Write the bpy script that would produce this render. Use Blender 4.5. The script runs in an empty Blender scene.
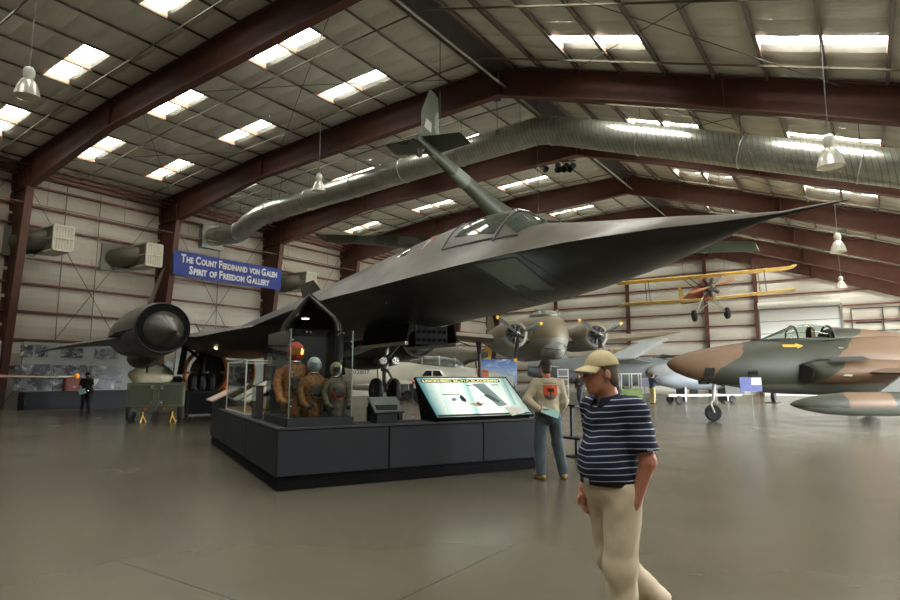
import bpy, bmesh, math, random
import numpy as np
from mathutils import Vector, Matrix, Euler
random.seed(7); rng = np.random.default_rng(7)
C = bpy.context.scene.collection
PI = math.pi
V3 = Vector

# ---------------------------------------------------------------- camera numbers (metres; Y along the ridge, X across)
FPX, PITCH, PSI, EYE = 600.0, .1268, .6014, 1.58
FW = V3((-math.sin(PSI)*math.cos(PITCH), math.cos(PSI)*math.cos(PITCH), math.sin(PITCH)))
RT = V3((math.cos(PSI), math.sin(PSI), 0)); UP = RT.cross(FW)
FH = V3((-math.sin(PSI), math.cos(PSI), 0))
def at(px, py, t):            # a surveyed point: direction and true distance along the view
    return V3((0, 0, EYE)) + t*(FW + RT*(px-450)/FPX + UP*(300-py)/FPX)
def on_floor(px, py, z=0.0):
    d = FW + RT*(px-450)/FPX + UP*(300-py)/FPX
    return V3((0, 0, EYE)) + d*((z-EYE)/d.z)

# ---------------------------------------------------------------- mesh building
class MB:
    def __init__(s, M=None):
        s.v = []; s.f = []; s.M = M or Matrix.Identity(4)
    def add(s, vs, fs):
        n = len(s.v); M = s.M
        s.v += [M @ V3(p) for p in vs]
        s.f += [tuple(i+n for i in q) for q in fs]
        return s
    def box(s, c, d, R=None):
        x, y, z = d[0]/2, d[1]/2, d[2]/2
        vs = [V3(p) for p in ((-x,-y,-z),(x,-y,-z),(x,y,-z),(-x,y,-z),(-x,-y,z),(x,-y,z),(x,y,z),(-x,y,z))]
        if R is not None:
            R = R if isinstance(R, Matrix) else Euler(R).to_matrix()
            vs = [R @ p for p in vs]
        c = V3(c)
        return s.add([p+c for p in vs], [(3,2,1,0),(4,5,6,7),(0,1,5,4),(1,2,6,5),(2,3,7,6),(3,0,4,7)])
    def bb(s, a, b):
        a, b = V3(a), V3(b)
        return s.box((a+b)/2, [abs(q) for q in (b-a)])
    def loft(s, rings, caps=True, closed=True):
        n = len(rings[0]); vs = [p for r in rings for p in r]; fs = []
        for i in range(len(rings)-1):
            for j in range(n if closed else n-1):
                k = (j+1) % n
                fs.append((i*n+j, i*n+k, (i+1)*n+k, (i+1)*n+j))
        if caps and closed:
            fs.append(tuple(reversed(range(n)))); b = (len(rings)-1)*n
            fs.append(tuple(b+j for j in range(n)))
        return s.add(vs, fs)
    def tube(s, pts, r, n=8, caps=True):
        pts = [V3(p) for p in pts]
        rs = r if hasattr(r, '__len__') else [r]*len(pts)
        rings = []; prev = None
        for i, p in enumerate(pts):
            t = (pts[min(i+1, len(pts)-1)] - pts[max(i-1, 0)]).normalized()
            if prev is None:
                a = t.orthogonal().normalized()
            else:
                a = (prev - t*prev.dot(t)).normalized()
            prev = a; b = t.cross(a)
            rings.append([p + rs[i]*(a*math.cos(2*PI*j/n) + b*math.sin(2*PI*j/n)) for j in range(n)])
        return s.loft(rings, caps)
    def cyl(s, p0, p1, r0, r1=None, n=14):
        return s.tube([p0, p1], [r0, r0 if r1 is None else r1], n)
    def lathe(s, prof, p0=(0,0,0), axis=(0,0,1), n=20, caps=True):
        ax = V3(axis).normalized(); a = ax.orthogonal().normalized(); b = ax.cross(a); p0 = V3(p0)
        return s.loft([[p0 + ax*h + r*(a*math.cos(2*PI*j/n)+b*math.sin(2*PI*j/n)) for j in range(n)] for r, h in prof], caps)
    def ell(s, c, r, n=14, m=9, R=None):
        c = V3(c); rings = []
        for i in range(m+1):
            t = PI*i/m; q = max(math.sin(t), 1e-3)
            ring = [V3((r[0]*q*math.cos(2*PI*j/n), r[1]*q*math.sin(2*PI*j/n), -r[2]*math.cos(t))) for j in range(n)]
            if R is not None: ring = [R @ p for p in ring]
            rings.append([c+p for p in ring])
        return s.loft(rings)
    def prism(s, poly, ext, o=(0,0,0), u=(1,0,0), v=(0,1,0)):
        o, u, v, ext = V3(o), V3(u), V3(v), V3(ext)
        a = [o + u*p[0] + v*p[1] for p in poly]
        return s.loft([a, [p+ext for p in a]])
    def torus(s, c, R, r, axis=(0,0,1), n=24, m=8):
        ax = V3(axis).normalized(); a = ax.orthogonal().normalized(); b = ax.cross(a); c = V3(c)
        rings = []
        for i in range(n):
            t = 2*PI*i/n; d = a*math.cos(t)+b*math.sin(t)
            rings.append([c + d*(R+r*math.cos(2*PI*j/m)) + ax*r*math.sin(2*PI*j/m) for j in range(m)])
        rings.append(rings[0])
        return s.loft(rings, False)
def RZ(a): return Matrix.Rotation(a, 4, 'Z')
def TR(p): return Matrix.Translation(V3(p))
def frame(x, y, z, o=(0,0,0)):       # matrix with those axes
    M = Matrix.Identity(4)
    for i, a in enumerate((x, y, z)):
        for k in range(3): M[k][i] = a[k]
    for k in range(3): M[k][3] = o[k]
    return M

def obj(name, mb, mat, parent=None, smooth=35, bevel=0, fixn=True):
    me = bpy.data.meshes.new(name)
    me.from_pydata([tuple(p) for p in mb.v], [], mb.f)
    if fixn:
        bm = bmesh.new(); bm.from_mesh(me); bmesh.ops.recalc_face_normals(bm, faces=bm.faces); bm.to_mesh(me); bm.free()
    if smooth:
        me.polygons.foreach_set('use_smooth', [True]*len(me.polygons))
        if smooth < 180: me.set_sharp_from_angle(angle=math.radians(smooth))
    if mat: me.materials.append(mat)
    o = bpy.data.objects.new(name, me); C.objects.link(o)
    if parent is not None: o.parent = parent
    if bevel:
        b = o.modifiers.new('bevel', 'BEVEL'); b.width = bevel; b.segments = 2; b.limit_method = 'ANGLE'
    return o
def tag(o, label=None, cat=None, group=None, kind=None):
    if label: o['label'] = label
    if cat: o['category'] = cat
    if group: o['group'] = group
    if kind: o['kind'] = kind
    return o
def thing(name, label, cat, loc=(0,0,0), rz=0, group=None, M=None):
    o = bpy.data.objects.new(name, None); C.objects.link(o); o.empty_display_size = .2
    if M is not None: o.matrix_world = M
    else: o.location = loc; o.rotation_euler = (0, 0, rz)
    return tag(o, label, cat, group)
def struct(name, mb, mat, **k):
    return tag(obj(name, mb, mat, **k), kind='structure')
def dup(root, loc=None, rz=None, label=None, M=None):
    def cp(o, par):
        c = o.copy(); C.objects.link(c)
        if par is not None:
            c.parent = par
        for ch in list(kids.get(o.name, [])): cp(ch, c)
        return c
    kids = {}
    for o in root.children_recursive: kids.setdefault(o.parent.name, []).append(o)
    r = cp(root, None)
    if M is not None: r.matrix_world = M
    if loc is not None: r.location = loc
    if rz is not None: r.rotation_euler = (0, 0, rz)
    if label: r['label'] = label
    return r

# ---------------------------------------------------------------- materials
def lin(c):
    return tuple((x/12.92 if x <= .04045 else ((x+.055)/1.055)**2.4) for x in (q/255 for q in c))
class NT:
    def __init__(s, name):
        s.m = bpy.data.materials.new(name); s.m.use_nodes = True
        s.t = s.m.node_tree; s.b = s.t.nodes['Principled BSDF']; s.co = None
    def n(s, kind, **k):
        nd = s.t.nodes.new(kind)
        for a, v in k.items(): setattr(nd, a, v)
        return nd
    def l(s, a, b): s.t.links.new(a, b)
    def coord(s, which='Object', scale=None, rot=None):
        if s.co is None: s.co = s.n('ShaderNodeTexCoord')
        o = s.co.outputs[which]
        if scale or rot:
            mp = s.n('ShaderNodeMapping')
            if scale: mp.inputs['Scale'].default_value = scale
            if rot: mp.inputs['Rotation'].default_value = rot
            s.l(o, mp.inputs['Vector']); o = mp.outputs[0]
        return o
    def math(s, op, a, b=None, clamp=False):
        nd = s.n('ShaderNodeMath', operation=op, use_clamp=clamp)
        for i, q in enumerate((a, b)):
            if q is None: continue
            if isinstance(q, (int, float)): nd.inputs[i].default_value = q
            else: s.l(q, nd.inputs[i])
        return nd.outputs[0]
    def mix(s, fac, a, b):
        nd = s.n('ShaderNodeMix', data_type='RGBA')
        for i, q in ((0, fac), (6, a), (7, b)):
            if isinstance(q, (int, float)): nd.inputs[i].default_value = q
            elif isinstance(q, tuple): nd.inputs[i].default_value = (*q, 1)[:4]
            else: s.l(q, nd.inputs[i])
        return nd.outputs[2]
    def noise(s, scale, detail=4, rough=.6, vec=None, dist=0):
        nd = s.n('ShaderNodeTexNoise'); nd.inputs['Scale'].default_value = scale; nd.inputs['Detail'].default_value = detail
        nd.inputs['Roughness'].default_value = rough; nd.inputs['Distortion'].default_value = dist
        s.l(vec if vec is not None else s.coord(), nd.inputs['Vector']); return nd.outputs[0]
    def ramp(s, fac, stops, const=False):
        nd = s.n('ShaderNodeValToRGB'); cr = nd.color_ramp
        if const: cr.interpolation = 'CONSTANT'
        while len(cr.elements) < len(stops): cr.elements.new(.5)
        for e, (p, c) in zip(cr.elements, stops): e.position = p; e.color = (*c, 1)[:4] if isinstance(c, tuple) else (c, c, c, 1)
        s.l(fac, nd.inputs[0]); return nd.outputs[0]
    def bump(s, h, strength=.3, dist=.02):
        nd = s.n('ShaderNodeBump'); nd.inputs['Strength'].default_value = strength; nd.inputs['Distance'].default_value = dist
        s.l(h, nd.inputs['Height']); s.l(nd.outputs[0], s.b.inputs['Normal'])
    def set(s, rough=None, metal=None, spec=None, color=None):
        if rough is not None: s.b.inputs['Roughness'].default_value = rough
        if metal is not None: s.b.inputs['Metallic'].default_value = metal
        if spec is not None: s.b.inputs['Specular IOR Level'].default_value = spec
        if color is not None:
            if isinstance(color, tuple): s.b.inputs['Base Color'].default_value = (*color, 1)[:4]
            else: s.l(color, s.b.inputs['Base Color'])
        return s
_mc = {}
def pm(name, rgb, rough=.5, metal=0, var=.12, scale=6, spec=.5, bump=0):
    if name in _mc: return _mc[name]
    t = NT(name); c = lin(rgb)
    f = t.noise(scale, 5)
    a = tuple(q*(1-var) for q in c); b = tuple(min(1, q*(1+var)) for q in c)
    t.set(rough, metal, spec, t.mix(t.ramp(f, [(.3, 0.), (.7, 1.)]), a, b))
    if bump: t.bump(f, bump)
    _mc[name] = t.m; return t.m
def emis(name, rgb, strength):
    t = NT(name); c = lin(rgb); t.set(.5, color=c)
    t.b.inputs['Emission Color'].default_value = (*c, 1); t.b.inputs['Emission Strength'].default_value = strength
    return t.m
def glassm(name, tint=(.96,.98,.97), amount=.1, rough=.02):
    t = NT(name); nt = t.t; nt.nodes.remove(t.b)
    tr = t.n('ShaderNodeBsdfTransparent'); tr.inputs[0].default_value = (*tint, 1)
    gl = t.n('ShaderNodeBsdfGlossy'); gl.inputs['Roughness'].default_value = rough
    fr = t.n('ShaderNodeLayerWeight'); fr.inputs[0].default_value = .5
    fc = t.math('ADD', t.math('MULTIPLY', t.math('POWER', fr.outputs['Facing'], 4), .6), amount*.3)
    mx = t.n('ShaderNodeMixShader'); t.l(fc, mx.inputs[0]); t.l(tr.outputs[0], mx.inputs[1]); t.l(gl.outputs[0], mx.inputs[2])
    t.l(mx.outputs[0], nt.nodes['Material Output'].inputs[0]); return t.m

STEEL = pm('red_oxide_steel', (74,42,30), .62, 0, .18, 2.5, .35)
GIRT = pm('brown_girt', (104,62,52), .6, 0, .15, 3)
PURL = pm('dark_purlin', (82,70,62), .6)
RODM = pm('dark_rod', (52,50,44), .5)
PIPE = pm('sprinkler_pipe', (112,108,92), .45, .2)
GALV = pm('galvanised', (165,168,160), .38, .75, .1, 9)
BLACK = pm('black_paint', (22,23,24), .5)
RUBBER = pm('rubber', (20,20,20), .75)
CHROME = pm('bright_metal', (190,190,186), .25, .9)
WHITE = pm('white_paint', (214,212,202), .45)
GREYM = pm('grey_metal', (120,122,120), .45, .3)
YELLOW = pm('yellow_paint', (226,176,34), .45)
ORANGE = pm('orange_paint', (214,104,34), .5)
GLASS = glassm('clear_glass'); ACRYL = glassm('acrylic', (.84,.86,.85), .05)
DARKGLASS = pm('dark_glass', (30,34,36), .08, 0, .05, 3, .8)
SMOKEGLASS = glassm('canopy_glass', (.62,.68,.62), .1, .04)
# ================================================================ THE HANGAR
S, Y1 = 7.62, 11.63
FY = [Y1 + S*k for k in range(-3, 7)]                       # rigid frames
XL, XR_, YE, YB = -34.4, 10.2, 57.62, Y1 - 3*S
TOP = [(-34.4,12.02),(-25,12.95),(-16,13.38),(-10.9,13.45),(1.2,9.3),(10.2,6.0)]
BOT = [(-32.45,10.66),(-25,11.8),(-16,12.15),(-10.9,12.36),(-6.9,11.08),(-3.7,10.0),(1.3,8.19),(8.3,5.5)]
def zi(prof, x):
    return float(np.interp(x, [p[0] for p in prof], [p[1] for p in prof]))
def zroof(x): return zi(TOP, x) + .2

def floor_material():
    t = NT('polished_concrete')
    v = t.coord('Object')
    big = t.noise(.22, 4, .55, v); mid = t.noise(1.1, 4, .55, v); fine = t.noise(3.1, 3, .5, v)
    c = t.mix(t.ramp(big, [(.3, 0.), (.72, 1.)]), lin((88,83,70)), lin((102,97,83)))
    c = t.mix(t.math('MULTIPLY', t.ramp(mid, [(.35, 0.), (.7, 1.)]), .35), c, lin((83,78,66)))
    c = t.mix(t.math('MULTIPLY', fine, .25), c, lin((112,107,92)))
    sep = t.n('ShaderNodeSeparateXYZ'); t.l(v, sep.inputs[0])
    def line(o, period):
        q = t.math('ABSOLUTE', t.math('SUBTRACT', t.math('FRACT', t.math('DIVIDE', o, period)), .5))
        return t.math('LESS_THAN', q, .0022)
    ln = t.math('MAXIMUM', line(sep.outputs[0], 5.7), line(sep.outputs[1], 5.7))
    c = t.mix(t.math('MULTIPLY', ln, .55), c, lin((70,66,56)))
    t.set(None, 0, .5, c)
    t.l(t.ramp(t.noise(.8, 4, .5, v), [(.3, .2), (.75, .28)]), t.b.inputs['Roughness'])
    return t.m
m = MB(); nx, ny = 2, 2
m.add([(XL-.3,YB-.3,0),(XR_+.3,YB-.3,0),(XR_+.3,YE+.3,0),(XL-.3,YE+.3,0),(XL-.3,YB-.3,-.3),(XR_+.3,YB-.3,-.3),(XR_+.3,YE+.3,-.3),(XL-.3,YE+.3,-.3)],
      [(0,1,2,3),(7,6,5,4),(0,4,5,1),(1,5,6,2),(2,6,7,3),(3,7,4,0)])
struct('floor', m, floor_material(), smooth=0)
m = MB(); m.add([(-120,-120,-.32),(120,-120,-.32),(120,160,-.32),(-120,160,-.32)], [(0,1,2,3)])
struct('ground', m, pm('bounce_apron', (222,218,206), .8), smooth=0)  # unseen apron, made pale to bounce daylight up onto the ceiling

def wall_material(name, a, b):
    t = NT(name); v = t.coord('Object')
    n1 = t.noise(.5, 5, .6, v); n2 = t.noise(3, 4, .6, t.coord('Object', (1, 1, .25)))
    c = t.mix(t.ramp(n1, [(.3, 0.), (.7, 1.)]), lin(a), lin(b))
    t.set(.42, 0, .5, t.mix(t.math('MULTIPLY', n2, .35), c, lin(tuple(int(q*.86) for q in a))))
    t.bump(n2, .35, .08); return t.m
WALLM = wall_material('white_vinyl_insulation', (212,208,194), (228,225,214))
# pillow-shaped facing between the girts
GZ_L = [2.05,3.4,4.8,6.2,7.5,9.15,10.15,11.2]
GZ_E = [1.0,2.25,3.5,4.75,6.0,7.25,8.45,9.7,10.95,12.2]
WALLL = wall_material('darker_vinyl_insulation', (182,176,160), (198,193,178))  # left wall facing, a darker tone than the far gable
def pillow_wall(name, fixed, axis, lo, hi, zs, ztop_of, holes=()):
    m = MB(); us = list(np.arange(lo, hi-1e-6, 1.27)) + [hi]
    for h in holes: us += [h[0], h[1]]
    us = sorted(set(round(float(u), 4) for u in us))
    zl = [0] + list(zs); zl += [h[3] for h in holes] + [h[2] for h in holes]
    zl = sorted(set(round(float(z), 4) for z in zl))
    sgn = {'x': 1, 'y': -1}[axis]
    def P(u, z, d):
        return (fixed + sgn*d, u, z) if axis == 'x' else (u, fixed + sgn*d, z)
    for ua, ub in zip(us, us[1:]):
        uc = (ua+ub)/2; ztop = min(ztop_of(ua), ztop_of(ub)) if 0 else ztop_of(uc)
        zz = [z for z in zl if z < min(ztop_of(ua), ztop_of(ub)) - .1] + [None]
        for za, zb in zip(zz, zz[1:]):
            if any(h[0] <= uc <= h[1] and h[2] <= za + .01 and (zb is not None and zb <= h[3] + .01) for h in holes): continue
            rows = []
            for k in range(5):
                f = k/4; row = []
                for u in (ua, ub):
                    zt = ztop_of(u) if zb is None else zb
                    row.append(P(u, za + (zt-za)*f, .11*math.sin(PI*f)))
                rows.append(row)
            for r0, r1 in zip(rows, rows[1:]):
                m.add([r0[0], r0[1], r1[1], r1[0]], [(0,1,2,3)])
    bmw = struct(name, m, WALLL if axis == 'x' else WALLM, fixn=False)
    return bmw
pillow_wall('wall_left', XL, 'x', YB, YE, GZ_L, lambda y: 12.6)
# the far gable: openings for the two roll-up doors
DOOR1 = (-7.15, -1.25, 0, 7.25); DOOR2 = (-.75, 5.6, 0, 4.75)
pillow_wall('wall_far', YE, 'y', XL, XR_, GZ_E, lambda x: zroof(x), (DOOR1, DOOR2))
# long side on the right: three open hangar doors let the daylight in
m = MB(); ops = [(17, 27, 4.8), (31, 55, 5.6)]
y = YB
for a, b, h in ops:
    m.bb((XR_, y, 0), (XR_+.2, a, 6.3)); m.bb((XR_, a, h), (XR_+.2, b, 6.3)); y = b
m.bb((XR_, y, 0), (XR_+.2, YE, 6.3))
struct('wall_right', m, WALLM, smooth=0)
# rear gable, behind the visitor
m = MB(); xs = [p[0] for p in TOP]
m.prism([(XL, 0)] + [(x, zroof(x)) for x in reversed(xs)][::-1] + [(XR_, 0)], (0, -.2, 0), (0, YB, 0), (1,0,0), (0,0,1))
struct('wall_back', m, WALLM, smooth=0)

# --- the insulated ceiling, quilted between purlins, with openings for the skylights
PUR_L = [-33.3,-31.65,-30.0,-28.4,-26.8,-25.2,-23.5,-21.85,-20.1,-18.3,-16.6,-14.9,-13.2,-11.6]
PUR_R = [-10.2,-9.0,-7.55,-6.1,-4.65,-3.2,-1.75,-.3,1.05,2.5,3.95,5.4,6.85,8.3]
SKY = [(-31.65,-30.0),(-30.0,-28.4),(-25.2,-23.5),(-23.5,-21.85),(-18.3,-16.6),(-16.6,-14.9),(-7.55,-6.1),(-6.1,-4.65),(-1.75,-.3),(-.3,1.05),(3.95,5.4),(5.4,6.85)]
ROWS = [(FY[k]+a, FY[k]+b) for k in range(1, len(FY)-1) for a, b in ((1.55,2.4),(5.1,6.0))]
def ceiling_material():
    t = NT('quilted_foil_insulation'); v = t.coord('Object')
    n1 = t.noise(.35, 4, .6, v); n2 = t.noise(2.2, 5, .65, t.coord('Object', (.6, 1.6, 1)))
    c = t.mix(t.ramp(n1, [(.3, 0.), (.7, 1.)]), lin((218,217,206)), lin((232,231,222)))
    c = t.mix(t.math('MULTIPLY', n2, .4), c, lin((196,194,180)))
    t.set(.27, 0, .7, c); t.bump(n2, .5, .1); return t.m
CEILM = ceiling_material()
xs_all = sorted([XL+.05, XR_] + PUR_L + PUR_R + [-10.9])
ys = [YB]
for k in range(len(FY)-1):
    f = FY[k]; ys += [f+.85, f+1.55, f+2.4, f+3.3, f+4.2, f+5.1, f+6.0, f+6.8, f+S]
ys[-1] = YE
m = MB()
for xa, xb in zip(xs_all, xs_all[1:]):
    sky = any(abs(xa-a) < .02 and abs(xb-b) < .02 for a, b in SKY)
    for ya, yb in zip(ys, ys[1:]):
        if sky and any(abs(ya-a) < .02 and abs(yb-b) < .02 for a, b in ROWS): continue
        nu, nv = 6, 6; vs = []; fs = []
        amp = (.12 if xb <= -10.8 else .1) + .04*random.random()
        for i in range(nu+1):
            for j in range(nv+1):
                u, w = i/nu, j/nv; x = xa + (xb-xa)*u
                d = -amp*max(math.sin(PI*u), 0)**.6*(.2+.8*max(math.sin(PI*w), 0)**.6)
                vs.append((x, ya+(yb-ya)*w, zroof(x) - .03 + d))
        for i in range(nu):
            for j in range(nv):
                a = i*(nv+1)+j; fs.append((a, a+1, a+nv+2, a+nv+1))
        m.add(vs, fs)
struct('ceiling', m, CEILM, fixn=False)
m = MB(); 
for (xa, za), (xb, zb) in zip(TOP, TOP[1:]):
    xc = [xa] + [s for ab in SKY for s in ab if xa < s < xb] + [xb]; xc = sorted(set(xc))
    for a, b in zip(xc, xc[1:]):
        sky = any(abs(a-p) < .02 and abs(b-q) < .02 for p, q in SKY)
        yl = [YB] + [q for r in ROWS for q in r] + [YE] if sky else [YB, YE]
        for i, (ya, yb) in enumerate(zip(yl, yl[1:])):
            if sky and i % 2 == 1: continue
            m.add([(a, ya, zroof(a)+.22), (b, ya, zroof(b)+.22), (b, yb, zroof(b)+.22), (a, yb, zroof(a)+.22)], [(0,1,2,3)])
struct('roof', m, pm('roof_sheet', (180,178,170), .5), smooth=0, fixn=False)
# each skylight: a glowing translucent panel in a shallow curb
SKYM = emis('translucent_skylight', (252, 254, 246), 9.5); SKYS = emis('stronger_skylight', (253, 254, 246), 20.0)      # right-hand panels set to glow stronger, leaving the left side dimmer
CURB = pm('skylight_curb', (190,122,96), .55)
n = 0
for (xa, xb) in SKY:
    for (ya, yb) in ROWS:
        n += 1
        z0, z1 = zroof(xa), zroof(xb); g = .03; h = .16
        p = MB(); p.add([(xa+g, ya+g, z0+h), (xb-g, ya+g, z1+h), (xb-g, yb-g, z1+h), (xa+g, yb-g, z0+h)], [(0,3,2,1)])
        w = struct('window_%d' % n, p, SKYM if xb < -10.9 else SKYS, smooth=0, fixn=False)
        c = MB()
        c.bb((xa+.002, ya, z0-.05), (xa+.03, yb, z0+.2)); c.bb((xb-.03, ya, z1-.05), (xb-.002, yb, z1+.2))
        obj('window_curb', c, CURB, w, smooth=0)
# --- purlins, girts, rods, pipes
tn = 0
def trim(mb, mat, **k):
    global tn
    tn += 1
    return struct('trim_%d' % tn, mb, mat, **k)
for x in PUR_L + PUR_R:
    left = x < -10.9; z = zroof(x); m = MB(); dp = .07 if left else .2; fw_ = .028 if left else .045
    m.bb((x-.02, YB+.1, z-.10-dp+.08), (x+.02, YE-.1, z+.02))
    m.bb((x-fw_, YB+.1, z-.10-dp+.07), (x+fw_, YE-.1, z-.09-dp+.08))
    trim(m, PURL, smooth=0)
for z in GZ_L:
    m = MB()
    m.bb((XL+.02, YB, z-.05), (XL+.2, YE, z+.05)); trim(m, GIRT, smooth=0)
for z in GZ_E:
    xs0 = XL; xe = float(np.interp(-z, [-13.45, -6.0], [-10.9, 10.2])) if z < 13.4 else -10.9
    xe = min(xe, XR_)
    m = MB()
    segs = [(XL, xe)]
    for d in (DOOR1, DOOR2):
        if z < d[3]:
            segs = [q for a, b in segs for q in ((a, min(b, d[0])), (max(a, d[1]), b)) if q[1] - q[0] > .1]
    if z > 12: segs = [(-23, xe)]
    for a, b in segs: m.bb((a, YE-.2, z-.055), (b, YE-.02, z+.055))
    trim(m, GIRT, smooth=0)
for x in (-33.6, -26.0, -18.45, -11.35, -7.3):
    m = MB(); m.bb((x-.14, YE-.5, 0), (x+.14, YE-.46, zroof(x)-.5)); m.bb((x-.14, YE-.2, 0), (x+.14, YE-.16, zroof(x)-.5)); m.bb((x-.02, YE-.48, 0), (x+.02, YE-.18, zroof(x)-.5))
    trim(m, STEEL, smooth=0)
# rigid frames: tapered columns and haunched rafters with flanges
def rigid_frame(y):
    m = MB()
    def web(poly, t=.03): m.prism(poly, (0, t, 0), (0, y-t/2, 0), (1,0,0), (0,0,1))
    def flange(path, w=.34, t=.045):
        for (xa, za), (xb, zb) in zip(path, path[1:]):
            d = V3((xb-xa, 0, zb-za)); L = d.length; d.normalize(); nrm = V3((-d.z, 0, d.x))
            R = Matrix((d, V3((0,1,0)), nrm)).transposed()
            m.box(((xa+xb)/2, y, (za+zb)/2), (L+.03, w, t), R)
    web(TOP + BOT[::-1])
    colL = [(-34.32, 0), (-34.32, 12.0), (-32.45, 10.66), (-33.75, 0)]
    web([colL[0], colL[3], colL[2], colL[1]])
    colR = [(10.1, 0), (10.1, 6.05), (8.3, 5.5), (9.5, 0)]
    web(colR)
    flange([TOP[0], *TOP[1:]]); flange(BOT); flange([colL[3], colL[2]]); flange([colL[0], colL[1]])
    flange([colR[3], colR[2]]); flange([colR[0], colR[1]])
    for x in (-32.5, -25, -10.9, -3.0):                         # stiffeners and splice plates
        m.bb((x-.03, y-.16, zi(BOT, x)), (x+.03, y+.16, zi(TOP, x)))
    m.box((-33.4, y, 10.66), (1.85, .3, .04))
    return trim(m, STEEL, smooth=0)
for y in FY[:-1]: rigid_frame(y)
rigid_frame(YE-.35)
# sprinkler pipes that follow the roof just under the skylights
for k in range(1, len(FY)-1):
    for dy in (2.75, 6.35):
        y = FY[k]+dy; m = MB()
        m.tube([(x, y, zroof(x)-.32) for x in (-34, -25, -16, -10.9, 1.2, 9.8)], .035, 6); trim(m, PIPE)
for (xa, xb) in ((-33.9,-30.6), (-28.8,-20), ):
    pass
m = MB(); m.tube([(-32.9, YB, 9.95), (-32.9, YE-.6, 9.95)], .035, 6); 
for y in np.arange(YB+1, YE, 3.8): m.cyl((-32.9, y, 9.95), (-32.9, y, zroof(-32.9)-.1), .012, n=5)
trim(m, PIPE)
m = MB(); m.tube([(-10.6, FY[3]+.3, 12.6), (-10.6, YE-.6, 12.6)], .05, 6); trim(m, PIPE)
# ridge gutter: the dark open strip at the peak
m = MB(); m.bb((-11.5, YB+.2, 13.32), (-10.35, YE-.2, 13.36)); trim(m, pm('ridge_dark', (52,46,42), .6), smooth=0)
# crossed tie rods, roof and left wall
for k in (3, 4, 5, 6):
    m = MB(); ya, yb = FY[k], FY[k+1]
    for xa, xb in ((-33, -23.5), (-23.5, -12), (-8, 0)):
        for a, b in ((xa, xb), (xb, xa)):
            m.tube([(a, ya+.2, zroof(a)-.36), ((a+b)/2, (ya+yb)/2, zroof((a+b)/2)-.34), (b, yb-.2, zroof(b)-.36)], .014, 5)
    trim(m, RODM)
for k in (2, 3, 4, 5):
    m = MB(); ya, yb = FY[k], FY[k+1]
    for a, b in ((ya+.3, yb-.3), (yb-.3, ya+.3)): m.cyl((-34.0, a, .4), (-34.0, b, 11.4), .016, n=5)
    trim(m, RODM)
# eave struts and cable tray along the top of the left wall
m = MB()
m.bb((-34.3, YB, 11.62), (-33.9, YE-.2, 11.72)); m.bb((-33.6, YB, 11.72), (-33.45, YE-.2, 11.84)); m.bb((-33.1, YB, 11.86), (-33.0, YE-.2, 11.94))
trim(m, GIRT, smooth=0)
for yy in (13.9, 15.6, 23.1):
    m = MB(); m.cyl((-34.05, yy, 3.2), (-34.05, yy, 11.6), .025, n=6); trim(m, PIPE)
# roll-up doors in the far gable
def roll_door(n_, d, slats, rgb):
    m = MB(); x0, x1, z0, z1 = d
    t = NT('door_panel_%d' % n_); t.set(.4, 0, .5, lin(rgb))
    h = (z1-z0)/slats
    for k in range(slats):
        m.bb((x0+.05, YE-.16, z0+k*h+.012), (x1-.05, YE-.1, z0+(k+1)*h-.012))
        m.bb((x0+.05, YE-.13, z0+k*h-.012), (x1-.05, YE-.1, z0+k*h+.012))
    dd = struct('door_%d' % n_, m, t.m, smooth=0)
    for k in range(1, slats):
        q = MB(); q.bb((x0+.05, YE-.175, z0+k*h-.03), (x1-.05, YE-.155, z0+k*h+.03)); obj('door_seam', q, pm('seam_grey', (150,152,152), .5), dd, smooth=0)
    f = MB(); f.bb((x0-.12, YE-.25, 0), (x0+.05, YE, z1)); f.bb((x1-.05, YE-.25, 0), (x1+.12, YE, z1)); f.bb((x0-.12, YE-.35, z1-.02), (x1+.12, YE, z1+.22))
    obj('door_frame', f, GREYM, dd, smooth=0)
    if n_ == 1:
        f = MB(); f.lathe([(.02, 0), (.26, 0), (.26, x1-x0), (.02, x1-x0)], (x0, YE-.55, z1+.32), (1, 0, 0), 14)
        obj('door_roller', f, WHITE, dd)
roll_door(1, DOOR1, 7, (250,252,252)); roll_door(2, DOOR2, 5, (248,250,248))
m = MB()                                                     # window strip above the second door
for x in (-.55, 1.5, 2.6, 3.7, 5.4): m.bb((x-.03, YE-.2, 5.15), (x+.03, YE-.12, 6.95))
for z in (5.15, 5.85, 6.95): m.bb((1.5 if z == 5.85 else -.55, YE-.2, z-.03), (5.4, YE-.12, z+.03))
m.bb((-.3, YE-.22, 5.75), (1.4, YE-.13, 5.87))
trim(m, BLACK, smooth=0)

# ---------------------------------------------------------------- world, camera, view
w = bpy.data.worlds.new('World'); bpy.context.scene.world = w; w.use_nodes = True
bg = w.node_tree.nodes['Background']; bg.inputs[0].default_value = (.92, .97, 1, 1); bg.inputs[1].default_value = 30.0
cam = bpy.data.cameras.new('Camera'); co = bpy.data.objects.new('Camera', cam); C.objects.link(co)
cam.sensor_width = 36; cam.lens = 36*FPX/900; cam.clip_end = 500; cam.clip_start = .05
co.location = (0, 0, EYE); co.rotation_euler = (PI/2 + PITCH, 0, PSI)
sc = bpy.context.scene; sc.camera = co
sc.view_settings.view_transform = 'Standard'; sc.view_settings.look = 'None'; sc.view_settings.exposure = .45; sc.view_settings.gamma = 1
sc.cycles.max_bounces = 8; sc.cycles.diffuse_bounces = 4; sc.cycles.glossy_bounces = 3; sc.cycles.transparent_max_bounces = 12
sc.cycles.sample_clamp_indirect = 4.0; sc.cycles.caustics_reflective = False; sc.cycles.caustics_refractive = False
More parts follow.
